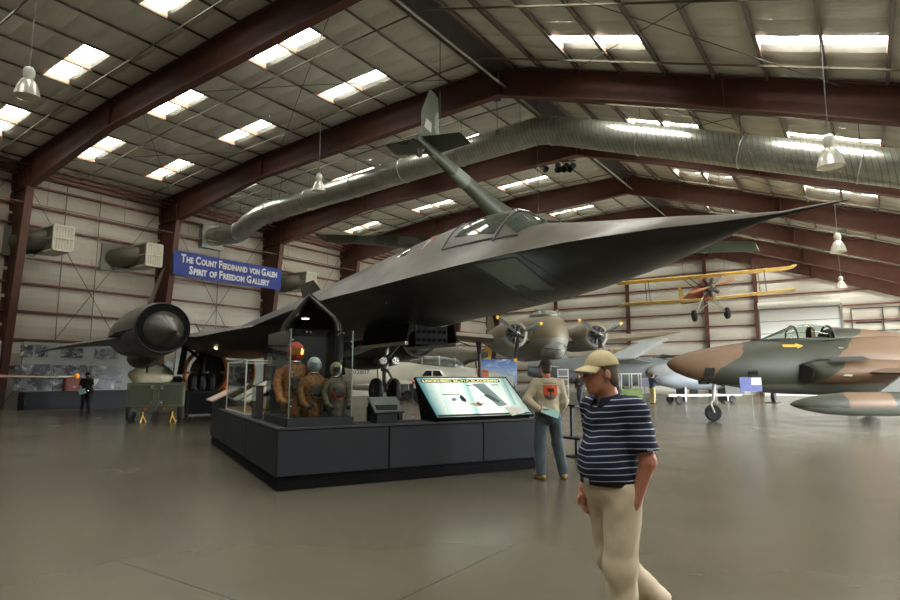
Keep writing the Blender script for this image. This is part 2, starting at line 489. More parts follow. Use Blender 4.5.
# ================================================================ THE BLACK JET
SR_A = [ .75, 1.0, 1.5, 2.0, 3.0, 4.0, 4.8, 5.4, 6.0, 6.6, 7.5, 8.5, 10., 12., 14., 16., 18., 21., 24., 27., 30., 32.2]
SR_W = [ .035,.07, .26, .53,1.02,1.42,1.66,1.80,1.91,2.01,2.14,2.25,2.38,2.42,2.40,2.35,2.2, 2.0, 1.8, 1.5, 1.1, .35]
SR_ZC= [3.44,3.45,3.46,3.47,3.45,3.40,3.36,3.33,3.31,3.29,3.26,3.25,3.24,3.20,3.15,3.12,3.1, 3.1, 3.1, 3.15,3.3, 3.45]
SR_ZT= [3.47,3.51,3.60,3.70,3.88,4.06,4.24,4.58,4.73,4.78,4.78,4.76,4.70,4.64,4.55,4.48,4.4, 4.3, 4.2, 4.1, 3.9, 3.6]
SR_ZB= [3.41,3.39,3.30,3.22,3.05,2.93,2.86,2.83,2.81,2.78,2.75,2.71,2.67,2.64,2.62,2.6, 2.58,2.58,2.6, 2.7, 2.95,3.3]
def sr_i(T, a): return float(np.interp(a, SR_A, T))
def sr_top(a, b):
    w, zc, zt = sr_i(SR_W, a), sr_i(SR_ZC, a), sr_i(SR_ZT, a)
    s = min(abs(b)/w, 1); k = min(max((w-.3)/1.3, 0), 1); k = k*k*(3-2*k)
    base = 4.25 if 4.8 <= a <= 9 else 9
    hw = min(w, 1.6)
    def hump(h, hw): return h*.5*(1+math.cos(math.pi*min(abs(b)/hw, 1)))
    if a > 4.35 and a < 9.5:                      # canopy hump on top of the body
        f = min(1, (9.5-a)/2.0); body = float(np.interp(a, [4.35, 9.5], [4.14, 4.72]))
        hh = max(zt-body, 0); e = max(1-(abs(b)/.68)**1.5, 0)**.8
        zt = body; extra = hh*e
    else: extra = 0
    h = zt-zc
    ell_ = h*max(1-s*s, 0)**.8; hm = .1*h*(1-s) + hump(.9*h, hw)
    return zc + (1-k)*ell_ + k*hm + extra
def sr_bot(a, b):
    w, zc, zb = sr_i(SR_W, a), sr_i(SR_ZC, a), sr_i(SR_ZB, a)
    s = min(abs(b)/w, 1); k = min(max((w-.6)/1.5, 0), 1)
    h = zc-zb
    return zc - h*((1-k)*max(1-s*s, 0)**.8 + k*(.22*(1-s) + .78*.5*(1+math.cos(math.pi*min(s*1.02, 1)))))
def sr_skin(name, rgb=(26,27,24), rough=.34, dust_lit_top=True):
    t = NT(name); v = t.coord('Object'); c = lin(rgb)
    n1 = t.noise(.7, 6, .65, t.coord('Object', (1, 2.2, 2.2))); n2 = t.noise(9, 4, .7, v)
    k = t.mix(t.ramp(n1, [(.32, 0.), (.7, 1.)]), tuple(q*.72 for q in c), tuple(q*1.25 for q in c))
    k = t.mix(t.math('MULTIPLY', n2, .3), k, lin((62,61,55)))
    sep = t.n('ShaderNodeSeparateXYZ'); t.l(v, sep.inputs[0])
    def line(o, per, wd):
        q = t.math('ABSOLUTE', t.math('SUBTRACT', t.math('FRACT', t.math('DIVIDE', o, per)), .5))
        return t.math('LESS_THAN', q, wd)
    ln = t.math('MAXIMUM', line(sep.outputs[0], 1.9, .004), line(sep.outputs[1], .92, .006))
    k = t.mix(t.math('MULTIPLY', ln, .5), k, lin((28,28,26)))
    if dust_lit_top:
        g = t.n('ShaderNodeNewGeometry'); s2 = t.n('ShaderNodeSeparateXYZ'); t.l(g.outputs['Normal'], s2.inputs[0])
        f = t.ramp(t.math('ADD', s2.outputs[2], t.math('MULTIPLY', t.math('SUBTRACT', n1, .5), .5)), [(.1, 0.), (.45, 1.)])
        k = t.mix(t.math('MULTIPLY', f, .8), k, t.mix(n2, lin((84,80,70)), lin((110,104,92))))      # dusty, faded top skin; light from above also painted into upward faces
    t.set(None, 0, .42, k)
    t.l(t.ramp(n1, [(.3, rough-.08), (.7, rough+.1)]), t.b.inputs['Roughness'])
    t.bump(n2, .04, .01)
    return t.m
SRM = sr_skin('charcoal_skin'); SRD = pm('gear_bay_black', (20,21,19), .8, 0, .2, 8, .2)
SR_O = V3((0.007, 7.395, 0)); SR_RZ = PSI + PI/2 + .5474
SR = thing('spy_plane', 'huge black twin-engine jet with long sharp nose filling the middle of the hangar', 'airplane', SR_O, SR_RZ)
SRMW = TR(SR_O) @ RZ(SR_RZ)
NB = 22
def sr_section(a):
    w = sr_i(SR_W, a); ring = []
    for i in range(NB*2+1):
        s = -math.cos(PI*i/(NB*2)); b = w*s; ring.append(V3((a, b, sr_top(a, b))))
    for i in range(1, NB*2):
        s = math.cos(PI*i/(NB*2)); b = w*s; ring.append(V3((a, b, sr_bot(a, b))))
    return ring
sts = sorted(set([round(x, 3) for x in list(np.arange(1.0, 4.6, .25)) + list(np.arange(4.6, 9.6, .16)) + list(np.arange(9.75, 32.2, .6)) + [.75, 32.2]]))
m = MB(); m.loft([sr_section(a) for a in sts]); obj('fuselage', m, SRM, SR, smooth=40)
m = MB(); m.tube([(0,0,3.42),(.12,0,3.422),(.3,0,3.426),(.8,0,3.435),(1.15,0,3.45)], [.004,.012,.02,.034,.05], 10); obj('pitot_probe', m, SRM, SR)
# glazing, patches on the upper skin
def patch(poly, lift=.012, n=7):
    (p0, p1, p2, p3) = [np.array(q) for q in poly]; m = MB(); vs = []; fs = []
    for i in range(n+1):
        for j in range(n+1):
            u, v = i/n, j/n
            q = (1-u)*(1-v)*p0 + u*(1-v)*p1 + u*v*p2 + (1-u)*v*p3
            vs.append((q[0], q[1], sr_top(*q)+lift))
    for i in range(n):
        for j in range(n):
            k = i*(n+1)+j; fs.append((k, k+1, k+n+2, k+n+1))
    m.add(vs, fs); return m
WIN = pm('cockpit_glass', (70,78,68), .06, 0, .15, 2, .9)
FRM = pm('cockpit_frame', (46,46,42), .45)
for sg in (1, -1):
    o_ = obj('windscreen', patch([(4.6,.03*sg),(5.38,.05*sg),(5.45,.42*sg),(4.95,.55*sg)]), WIN, SR, smooth=180)
    o_ = obj('side_window', patch([(5.6,.2*sg),(6.8,.2*sg),(7.1,.48*sg),(5.62,.56*sg)]), WIN, SR, smooth=180)
    m = MB()
    for a, b in ((5.5, .0), ):
        m.tube([(5.5, bb, sr_top(5.5, bb)+.01) for bb in np.linspace(0, .66*sg, 9)], .028, 6)
    m.tube([(4.5+q*1.0, .0, sr_top(4.5+q*1.0, 0)+.008) for q in np.linspace(0, 1, 8)], .022, 6)
    m.tube([(4.85+q*.7, (.6+.04*q)*sg, sr_top(4.85+q*.7, (.6+.04*q)*sg)+.006) for q in np.linspace(0, 1, 6)], .018, 6)
    m.tube([(5.5+q*1.85, .62*sg, sr_top(5.5+q*1.85, .62*sg)+.006) for q in np.linspace(0, 1, 8)], .016, 6)
    m.tube([(7.35, bb, sr_top(7.35, bb)+.006) for bb in np.linspace(0, .62*sg, 9)], .018, 6)
    obj('canopy_frame', m, FRM, SR)
    obj('aft_window', patch([(9.2,.28*sg),(9.65,.28*sg),(9.7,.5*sg),(9.2,.52*sg)]), WIN, SR, smooth=180)
RED = pm('red_paint', (170,52,40), .5)
for sg in (1, -1):
    m = MB(); tri = [(8.15,.3),(8.6,.22),(8.45,.62)]
    m.add([(a, b*sg, sr_top(a, b)+.012) for a, b in tri] + [(a, b*sg, sr_top(a, b)+.002) for a, b in tri], [(0,1,2),(0,3,4,1),(1,4,5,2),(2,5,3,0)])
    o_ = obj('rescue_marking', m, RED, SR, smooth=0)
    m = MB(); cx, cy = 8.4, .38; tri = [(cx+(a-cx)*.62, cy+(b-cy)*.62) for a, b in tri]
    m.add([(a, b*sg, sr_top(a, b)+.016) for a, b in tri], [(0,1,2)]); obj('marking_field', m, pm('pale_marking', (190,176,160), .5), o_, smooth=0)
# wings
def aerofoil(le, te, t, b, z, droop=0):
    bel = float(np.interp(abs(b), [0, .9, 1.7, 2.3, 2.9, 3.5, 4.2], [4.5, 4.8, 5, 5, 3.6, 1.8, 1]))          # deep belly where wing and body blend
    L = te-le; up = [(0,0),(.06,.36),(.2,.75),(.45,1),(.75,.6),(1,.02)]; lo = [(.75,-.45*(1+(bel-1)*.3)),(.45,-.75*(1+(bel-1)*.7)),(.2,-.55*bel),(.06,-.34*bel)]
    return [V3((le+L*x, b, z + t*.5*y - droop*(1-x)**3)) for x, y in up+lo]
for sg in (1, -1):
    st = [(.9,14.0,31,.62,3.12,0),(1.7,14.6,31,.58,3.12,0),(2.3,15.6,31,.5,3.12,.02),(2.9,17.0,31,.44,3.12,.1),(3.5,18.4,30.9,.4,3.1,.2),(4.2,19.6,30.8,.36,3.1,.2),(5.0,20.4,30.6,.34,3.08,.12),
          (5.7,21.3,30.3,.3,3.03,.1),(6.4,22.9,30.05,.24,2.98,.1),(7.1,24.3,29.8,.18,2.9,.1),(7.7,25.5,29.5,.13,2.8,.08),(8.15,26.6,29.2,.08,2.69,.04),(8.4,27.6,28.8,.04,2.6,.01)]
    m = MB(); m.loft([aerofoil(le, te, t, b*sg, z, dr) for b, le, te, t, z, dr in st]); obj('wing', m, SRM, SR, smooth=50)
    # nacelle: lip, body, ejector; translating spike in the inlet
    ax = V3((1, (.2)*sg/8, .03)).normalized()
    m = MB(); p0 = V3((18.0, 4.62*sg, 3.11))
    prof = [(.66,.9),(.70,.5),(.735,.12),(.765,.0),(.785,-.01),(.80,.02),(.85,.5),(.91,1.4),(.96,2.8),(.98,5),(.97,8),(.93,10.5),(.84,12.4),(.78,13.2),(.74,13.2),(.6,11.5)]
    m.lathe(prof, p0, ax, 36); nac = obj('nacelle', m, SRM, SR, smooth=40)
    tip = V3((16.75, 4.38*sg, 2.95)); base = V3((18.95, 4.72*sg, 3.12)); d = base-tip
    m = MB(); m.lathe([(.003,0),(.03,.07),(.27,.6),(.54,1.15),(.67,1.5),(.7,1.75),(.69,2.3),(.5,2.7)], tip, d, 36)
    obj('inlet_spike', m, sr_skin('spike_skin' if sg > 0 else 'spike_skin_far', (84,82,74), .34, False), nac, smooth=40)
    m = MB(); m.lathe([(.772,.02),(.79,-.02),(.806,.03),(.80,.09),(.775,.09)], p0, ax, 40); obj('inlet_lip', m, SRD, nac)
    m = MB(); m.lathe([(.62,1.0),(.66,1.02),(.1,1.3)], p0, ax, 24); obj('inlet_throat', m, SRD, nac)
    m = MB(); m.lathe([(.762,.01),(.722,.12),(.688,.5),(.65,.9)], p0, ax, 36, caps=False); obj('inlet_lining', m, pm('inlet_black', (6,6,6), .8, 0, .1, 5, .1), nac)
    # chines either side of the nacelle
    m = MB(); m.loft([[V3((a, (4.62+w)*sg + (a-18)*.025*sg, 3.1)), V3((a, 4.62*sg, 3.1+h)), V3((a, (4.62-w)*sg, 3.1)), V3((a, 4.62*sg, 3.1-h))] for a, w, h in ((18.3,.84,.35),(20.5,1.15,.5),(24,1.2,.5),(30,1.0,.4))])
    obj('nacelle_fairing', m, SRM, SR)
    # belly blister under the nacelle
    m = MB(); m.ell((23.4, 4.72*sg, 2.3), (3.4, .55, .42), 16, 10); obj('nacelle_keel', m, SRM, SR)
    m = MB(); m.box((21.2, 4.75*sg, 1.86), (.35, .03, .3)); obj('blade_antenna', m, SRD, SR)
    # all-moving fin, canted inward
    root = [(25.6,0),(27.2,.07),(29.5,.06),(31.2,0),(29.5,-.06),(27.2,-.07)]; tipp = [(28.3,0),(29.0,.03),(29.8,.03),(30.7,0),(29.8,-.03),(29.0,-.03)]
    m = MB(); m.loft([[V3((a, (4.5+q)*sg, 3.95)) for a, q in root], [V3((a-.2, (4.44+q)*sg, 4.3)) for a, q in root], [V3((a, (3.66+q)*sg, 6.78)) for a, q in tipp]])
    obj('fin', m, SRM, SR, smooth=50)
# tail cone line and dorsal antenna
# nose gear
GA = 11.3
m = MB(); m.cyl((GA,0,3.0),(GA+.02,0,1.72),.11); m.cyl((GA,0,1.75),(GA,0,1.2),.075); m.cyl((GA,-.34,1.22),(GA,.34,1.22),.06)
m.tube([(GA-.1,0,1.75),(GA-.42,0,1.55),(GA-.08,0,1.32)], .035, 8); m.tube([(GA,0,2.0),(GA-1.5,0,2.75)], .05, 8); m.bb((GA-.12,-.3,1.92),(GA+.1,.3,2.02))
m.tube([(GA+.1,.13,1.3),(GA+.14,.15,1.7),(GA+.1,.1,2.4)], .018, 6)
ng = obj('nose_gear_strut', m, pm('gear_grey', (104,100,92), .4, .3), SR)
m = MB()
for q in (-.17, .17): m.lathe([(.02,0),(.11,.0),(.12,.09),(.1,.13),(.02,.13)], (GA-.14,q,1.98), (-1,0,0), 14)
obj('landing_light', m, CHROME, ng)
def wheel(c, ax, r, w, parent, n='wheel', hub=GREYM):
    m = MB(); c = V3(c); ax = V3(ax)
    m.lathe([(r*.55,-w*.42),(r*.8,-w*.5),(r*.95,-w*.36),(r,-w*.15),(r,w*.15),(r*.95,w*.36),(r*.8,w*.5),(r*.55,w*.42)], c, ax, 26)
    o = obj(n, m, RUBBER, parent)
    m = MB(); m.lathe([(.01,-w*.3),(r*.3,-w*.34),(r*.56,-w*.38),(r*.56,w*.38),(r*.3,w*.34),(.01,w*.3)], c, ax, 20)
    obj('hub', m, hub, o); return o
for q in (-.25, .25): wheel((GA, q, 1.22), (0,1,0), .32, .2, SR)
m = MB()
for sg in (1, -1):
    d = MB(); R = Matrix.Rotation(.18*sg, 3, 'X')
    d.box((10.05, .62*sg, 2.52), (2.5, .05, .5), R); dd = obj('gear_door', d, SRD, SR, bevel=.01)
    e = MB(); e.box((10.05, .66*sg, 2.315), (2.5, .08, .075)); obj('door_edge', e, pm('primer_edge', (232,230,212), .5), dd, smooth=0)
m = MB(); m.bb((8.85,-.42,2.3),(8.9,.42,2.72)); bk = obj('door_bulkhead', m, SRD, SR, smooth=0)
for i in range(6):
    for j in range(2):
        e = MB(); y_ = -.34+i*.136; e.cyl((8.84, y_, 2.4+j*.19), (8.86, y_, 2.4+j*.19), .045, n=10)
        obj('lightening_hole', e, pm('hole_black', (4,4,4), .9, 0, .1, 5, .05), bk)
# main gear
for sg in (1, -1):
    GM = 23.4; bb = 2.54*sg
    m = MB(); m.cyl((GM,bb,3.05),(GM,bb,2.1),.17); m.cyl((GM,bb,2.15),(GM,bb,1.3),.12); m.cyl((GM,bb-.5,1.36),(GM,bb+.5,1.36),.09)
    m.tube([(GM,bb,2.3),(GM-.9,bb-.3*sg,3.0)], .06, 8); m.tube([(GM,bb,2.2),(GM+.2,bb+.9*sg,3.0)], .06, 8)
    obj('main_gear_strut', m, SRD, SR)
    for q in (-.36, 0, .36): wheel((GM, bb+q, 1.36), (0,1,0), .36, .26, SR)
    m = MB(); m.box((GM, bb+.75*sg, 2.3), (1.5, .05, 1.3), Matrix.Rotation(.12*sg, 3, 'X')); obj('main_gear_door', m, SRD, SR, bevel=.01)
# belly panels: paler hatch and a small black port
def bpatch(poly, lift=.01, n=5):
    (p0, p1, p2, p3) = [np.array(q) for q in poly]; m = MB(); vs = []; fs = []
    for i in range(n+1):
        for j in range(n+1):
            u, v = i/n, j/n; q = (1-u)*(1-v)*p0 + u*(1-v)*p1 + u*v*p2 + (1-u)*v*p3
            vs.append((q[0], q[1], sr_bot(*q)-lift))
    for i in range(n):
        for j in range(n):
            k = i*(n+1)+j; fs.append((k, k+n+1, k+n+2, k+1))
    m.add(vs, fs); return m
HATCH = sr_skin('hatch_skin', (104,111,94), .38, False)
obj('camera_hatch', bpatch([(4.0,1.32),(4.75,1.58),(4.85,.7),(4.2,.35)]), HATCH, SR, smooth=180)
obj('camera_port', bpatch([(4.55,.78),(4.75,.8),(4.75,.6),(4.55,.58)], .018), pm('port_black', (8,8,8), .3), SR, smooth=180)
for a in (3.9, 4.95):
    m = MB(); q = [(a, b) for b in np.linspace(-.2, 1.4, 30)]
    m.loft([[V3((a+da, b, sr_bot(a, b)-dz)) for da, dz in ((-.006,-.002),(.006,-.002),(.006,.003),(-.006,.003))] for a, b in q])
    obj('fastener_strip', m, pm('fastener_grey', (52,52,46), .6), SR, smooth=0)
# ================================================================ EXHIBITS ROUND THE JET
def text(name, body, mat, parent, M, height, width=None, ext=.004, bold=.0, align='LEFT', spacing=1.0):
    sx = 1
    cu = bpy.data.curves.new(name, 'FONT'); cu.body = body; cu.size = height/.7; cu.extrude = ext; cu.offset = bold
    cu.align_x = align; cu.align_y = 'BOTTOM_BASELINE'; cu.resolution_u = 2; cu.space_character = spacing
    o = bpy.data.objects.new(name, cu); C.objects.link(o); cu.materials.append(mat)
    if parent is not None: o.parent = parent
    sx = 1
    dg = bpy.context.evaluated_depsgraph_get(); dg.update()
    me = bpy.data.meshes.new_from_object(o.evaluated_get(dg)); me.materials.clear(); me.materials.append(mat)
    C.objects.unlink(o); bpy.data.objects.remove(o)
    o = bpy.data.objects.new(name, me); C.objects.link(o)
    if width:
        xs = [v.co.x for v in me.vertices]; sx = width/(max(xs)-min(xs))
    if parent is not None: o.parent = parent
    o.matrix_local = M @ Matrix.Diagonal((sx, 1, 1, 1)); return o

PC = V3((-6.81, 5.66, 0)); PA = 1.0996
PM = TR(PC) @ RZ(PA)
E1 = (PM.to_3x3() @ V3((1,0,0))); E2 = (PM.to_3x3() @ V3((0,1,0)))
PANELM = pm('charcoal_laminate', (36,40,43), .6, 0, .06, 4, .2); KICK = pm('toe_kick_black', (10,10,10), .7, 0, .1, 5, .08); DARKTOP = pm('plinth_top', (40,42,42), .5)
pl = thing('exhibit_platform', 'low charcoal panelled exhibit plinth with black toe kick under the black jet', 'platform', M=PM)
m = MB(); m.prism([(.03,.03),(4.45,.03),(4.45,.62),(1.2,.62),(1.2,6.92),(.03,6.92)], (0,0,.13), (0,0,.0)); obj('toe_kick', m, KICK, pl, smooth=0)
m = MB(); m.prism([(.04,.04),(4.44,.04),(4.44,.6),(1.18,.6),(1.18,6.9),(.04,6.9)], (0,0,.7), (0,0,.13)); obj('plinth_core', m, KICK, pl, smooth=0)
m = MB(); m.prism([(.0,.0),(4.48,.0),(4.48,.65),(1.22,.65),(1.22,6.95),(.0,6.95)], (0,0,.035), (0,0,.83)); obj('plinth_top', m, DARKTOP, pl, smooth=0, bevel=.006)
for a, b in ((.02,1.68),(1.705,3.36),(3.385,4.47)):
    m = MB(); m.bb((a, .0, .2), (b, .035, .815)); obj('side_panel', m, PANELM, pl, smooth=0, bevel=.004)
for a, b in ((.02,2.3),(2.325,4.62),(4.645,6.94)):
    m = MB(); m.bb((.0, a, .2), (.035, b, .815)); obj('side_panel', m, PANELM, pl, smooth=0, bevel=.004)
m = MB(); m.bb((4.445, .02, .2), (4.48, .62, .815)); obj('side_panel', m, PANELM, pl, smooth=0, bevel=.004)

# --- tall acrylic case with pressure-suit mannequins
ca = thing('display_case', 'tall clear acrylic case with flight suits on the platform corner', 'display case', M=PM @ TR((.63,.83,.865)))
m = MB(); m.bb((-.49,-.83,0),(.49,.78,.125)); obj('case_base', m, PANELM, ca, smooth=0, bevel=.006)
for nm, a, b in (('acrylic_panel',(-.46,-.79,.125),(.46,-.78,1.395)),('acrylic_panel',(-.46,.74,.125),(.46,.75,1.395)),('acrylic_panel',(-.47,-.79,.125),(-.46,.75,1.395)),('acrylic_panel',(.46,-.79,.125),(.47,.75,1.395)),('acrylic_lid',(-.47,-.79,1.395),(.47,.75,1.405))):
    m = MB(); m.bb(a, b); obj(nm, m, ACRYL, ca, smooth=0)
for x in (-.44, .44):
    for z in (.3,.38,.72,.78,1.16,1.24):
        m = MB(); m.cyl((x,-.80,z),(x,-.775,z),.013,n=8); obj('screw_cap', m, CHROME, ca)
for x in (-.24,-.18,.26,.32):
    m = MB(); m.cyl((x,-.80,1.36),(x,-.775,1.36),.013,n=8); obj('screw_cap', m, CHROME, ca)
for sx in (-.465, .465):
    m = MB(); m.bb((sx-.008,-.795,.125),(sx+.008,-.78,1.4)); obj('corner_joint', m, pm('acrylic_edge', (120,130,126), .2), ca, smooth=0)
m = MB(); m.bb((-.44,.5,.125),(.44,.53,1.38)); obj('backing_panel', m, pm('case_backing', (20,18,15), .6), ca, smooth=0)
SUITG = pm('gold_suit', (132,88,40), .45, 0, .85, 24, .5, .6); SUITB = pm('brown_suit', (74,54,34), .6, 0, .6, 24); SUITW = pm('grey_suit', (88,80,60), .5, 0, .8, 24, .5, .6)
def mannequin(lx, ly, h, suit, helm, label, visor, hose):
    z0 = .99
    t = thing('display_mannequin', label, 'mannequin', M=PM @ TR((lx, ly, z0)) @ RZ(.15))
    m = MB(); s = h/1.0
    m.loft([[V3((r*1.0*s*math.cos(2*PI*k/20), d*s*math.sin(2*PI*k/20), z*s)) for k in range(20)] for z, r, d in ((0,.15,.11),(.12,.17,.12),(.3,.16,.115),(.45,.19,.125),(.56,.2,.12),(.64,.16,.1),(.69,.075,.07),(.72,.07,.07))])
    obj('suit_torso', m, suit, t, smooth=60)
    for sg in (1,-1):
        m = MB(); m.tube([(.18*sg*s,0,.6*s),(.235*sg*s,-.01,.42*s),(.22*sg*s,-.1*s,.22*s),(.16*sg*s,-.19*s,.16*s)], [.065*s,.06*s,.052*s,.04*s], 12); obj('sleeve', m, suit, t, smooth=60)
        m = MB(); m.ell((.15*sg*s,-.21*s,.15*s), (.045*s,.05*s,.035*s), 10, 7); obj('glove', m, BLACK, t)
    m = MB(); m.bb((-.1*s,-.16*s,.34*s),(.1*s,-.1*s,.5*s)); obj('chest_pack', m, pm('pack_dark', (46,40,30), .6), t, smooth=0, bevel=.02)
    m = MB(); m.torus((0,0,.7*s), .085*s, .018*s, n=20); obj('neck_ring', m, CHROME, t)
    m = MB(); m.ell((0,0,.83*s), (.115*s,.13*s,.135*s), 20, 12); obj('helmet', m, helm, t, smooth=180)
    m = MB(); m.loft([[V3((.118*s*math.cos(a), -.134*s*math.sin(a)-.004, z*s)) for a in np.linspace(.5, PI-.5, 10)] for z in (.79,.83,.87)], caps=False, closed=False); obj('visor', m, visor, t, smooth=180)
    m = MB(); m.tube([(.03*s,-.12*s,.5*s),(.1*s,-.17*s,.4*s),(.06*s,-.16*s,.28*s),(-.06*s,-.15*s,.3*s),(-.12*s,-.14*s,.44*s)], .014*s, 8); obj('hose', m, hose, t)
    for z in (.34, .5):
        m = MB(); m.loft([[V3((q*s*1.02*math.cos(2*PI*k/20), d*s*1.03*math.sin(2*PI*k/20), (z+dz)*s)) for k in range(20)] for dz, q, d in ((-.015,.172,.12),(.015,.176,.121))], False); obj('harness_strap', m, pm('webbing', (92,74,44), .7), t)
GOLDV = pm('gold_visor', (214,150,60), .12, .6); REDH = pm('red_helmet', (176,42,30), .35)
mannequin(.36, .55, 1.16, SUITG, REDH, 'mannequin with red helmet and gold visor in the acrylic case', GOLDV, BLACK)
mannequin(.62, .42, .92, SUITG, pm('grey_helmet', (176,178,176), .3), 'gold suited mannequin with pale grey helmet in the middle of the case', pm('clear_visor', (120,128,130), .1), SUITB)
mannequin(.93, .3, .84, SUITW, pm('olive_helmet', (128,122,96), .4), 'mannequin in dull grey flight suit at right side of the acrylic case', pm('smoke_visor', (50,54,50), .1), REDH)

# --- small white-framed case on the far arm of the platform
sc_ = thing('display_case', 'small white framed glass case with slanted displays at platform end', 'display case', M=PM @ TR((.6,4.45,.865)))
m = MB()
for x in (-.47,.45):
    for y in (-1.13,1.11): m.bb((x,y,0),(x+.022,y+.022,1.03))
for z in (0, 1.01):
    for x in (-.47,.45): m.bb((x,-1.13,z),(x+.022,1.13,z+.022))
    for y in (-1.13,1.11): m.bb((-.47,y,z),(.47,y+.022,z+.022))
obj('case_frame', m, WHITE, sc_, smooth=0)
m = MB(); m.bb((-.45,-1.11,.0),(.45,1.11,.05)); obj('case_floor', m, pm('tan_board', (172,140,92), .6), sc_, smooth=0)
m = MB(); m.bb((.42,-1.1,.05),(.44,1.1,1.0)); obj('backing_panel', m, pm('green_backing', (112,144,116), .6), sc_, smooth=0)
for a, b in (((-.465,-1.1,.03),(-.46,1.1,1.0)),((-.45,-1.127,.03),(.45,-1.122,1.0)),((-.45,1.122,.03),(.45,1.127,1.0)),((-.46,-1.12,1.02),(.46,1.12,1.026))):
    m = MB(); m.bb(a, b); obj('glass_pane', m, GLASS, sc_, smooth=0)
for y in (-.55, .5):
    m = MB(); m.box((-.02, y, .42), (.8, .75, .025), (0, -.5, 0)); o_ = obj('slanted_panel', m, pm('pale_print', (200,190,176), .5, 0, .3, 8), sc_, smooth=0)
    m = MB(); m.bb((-.05,y-.06,.05),(.1,y+.06,.4)); obj('panel_stand', m, BLACK, sc_, smooth=0)
m = MB(); m.box((.05,-.75,.2), (.3,.3,.28), (0,0,.3)); obj('shoe_exhibit', m, pm('cream_exhibit', (204,194,160), .6, 0, .2, 9), sc_, bevel=.06)
rr = thing('reading_rail', 'slanted pinkish information rail at the far left end of the platform', 'sign', M=PM @ TR((.1,6.35,.865)))
m = MB(); m.box((.05,0,.3), (.62,1.1,.03), (0,-.45,0)); o_ = obj('rail_panel', m, pm('pink_print', (196,168,158), .5, 0, .25, 7), rr, smooth=0)
m = MB(); m.prism([(-.1,0),(.3,0),(.3,.4),(-.1,.2)], (0,.9,0), (0,-.45,0), (1,0,0), (0,0,1)); obj('rail_stand', m, BLACK, rr, smooth=0)
ist = thing('info_stand', 'narrow black information stand with a small landscape picture behind the acrylic case', 'sign', M=PM @ TR((.2,2.2,.865)))
m = MB(); m.bb((-.1,-.12,0),(.02,.22,.56)); obj('stand_body', m, pm('stand_brown', (52,42,36), .6), ist, smooth=0)
m = MB(); m.bb((-.112,-.09,.3),(-.1,.19,.53)); obj('picture', m, pm('sky_picture', (178,188,178), .5, 0, .4, 6), ist, smooth=0)

# --- small lectern
le = thing('lectern', 'small dark slanted text plaque on a short pedestal beside the nose wheels', 'sign', M=PM @ TR((1.7,.26,.865)))
m = MB(); m.bb((-.17,-.16,0),(.17,.14,.28)); obj('pedestal', m, PANELM, le, smooth=0, bevel=.006)
R = Matrix.Rotation(.6, 3, 'X')
m = MB(); m.box((.03,-.02,.27), (.5,.4,.03), R); pq = obj('plaque', m, pm('plaque_edge', (44,48,46), .4), le, smooth=0, bevel=.004)
m = MB(); m.box((.03,-.02,.27) + (R @ V3((0,0,.018))) if False else V3((.03,-.02,.27)) + R @ V3((0,0,.018)), (.46,.36,.006), R); obj('text_sheet', m, pm('plaque_face', (72,80,74), .4, 0, .3, 40), pq, smooth=0)

# --- big back-lit panel
def backlit_material():
    t = NT('backlit_print'); v = t.coord('Object')
    sep = t.n('ShaderNodeSeparateXYZ'); t.l(t.coord('Object', (1, .5, 1), (0, 0, .35)), sep.inputs[0])
    nz = t.n('ShaderNodeTexNoise'); nz.noise_dimensions = '1D'; nz.inputs['Scale'].default_value = 5; nz.inputs['Detail'].default_value = 5
    t.l(sep.outputs[0], nz.inputs['W'])
    c = t.ramp(nz.outputs[0], [(.25, lin((104,142,140))), (.4, lin((176,204,194))), (.5, lin((240,244,226))), (.75, lin((222,236,224)))])
    s2 = t.n('ShaderNodeSeparateXYZ'); t.l(v, s2.inputs[0])
    edge = t.math('MULTIPLY', t.math('ABSOLUTE', t.math('SUBTRACT', s2.outputs[0], 0.05)), 1.05, True)
    c = t.mix(t.math('POWER', edge, 2.2), c, lin((62,104,108)))
    n2 = t.noise(9, 4, .6, v)
    c = t.mix(t.math('MULTIPLY', t.ramp(n2, [(.55, 0.), (.7, 1.)]), .25), c, lin((70,110,120)))
    t.set(.25, 0, .5, c); t.l(c, t.b.inputs['Emission Color']); t.b.inputs['Emission Strength'].default_value = .8
    return t.m
ang = math.atan2(.64, .85); Ls = math.hypot(.64, .85)
bp = thing('backlit_panel', 'large slanted backlit information panel glowing pale green on the platform', 'sign', M=PM @ TR((3.42,.0,.865)))
m = MB(); m.prism([(0,.0),(.5,.0),(.74,.6),(.7,.62),(0,.06)], (1.84,0,0), (-.95,0,0), (0,1,0), (0,0,1)); obj('panel_housing', m, KICK, bp, smooth=0)
R = Matrix.Rotation(ang, 3, 'X'); cpt = V3((0,.375,.365))
def on_panel(u, v, lift=.0): return cpt + R @ V3((u, v, lift))
pr = MB(); pr.box((0,0,0), (1.86,1.04,.03)); sheet = obj('panel_sheet', pr, backlit_material(), bp, smooth=0)
sheet.matrix_local = TR(cpt) @ R.to_4x4()
for a, b in (((-.945,-.53,-.02),(-.925,.53,.022)),((.925,-.53,-.02),(.945,.53,.022)),((-.945,.515,-.02),(.945,.535,.022)),((-.945,-.535,-.02),(.945,-.515,.022))):
    m = MB(); m.bb(a, b); obj('panel_frame', m, KICK, sheet, smooth=0)
m = MB(); m.bb((-.86,.385,.015),(.74,.475,.018)); obj('heading_band', m, pm('heading_olive', (48,46,26), .5), sheet, smooth=0)
text('heading_text', 'LOCKHEED SR-71A BLACKBIRD', emis('heading_cream', (232,222,150), .5), sheet, TR((-.83,.402,.019)), .052, 1.54, .001, .003)
DK = pm('print_blue', (52,84,96), .5); DN = pm('print_black', (40,44,44), .5)
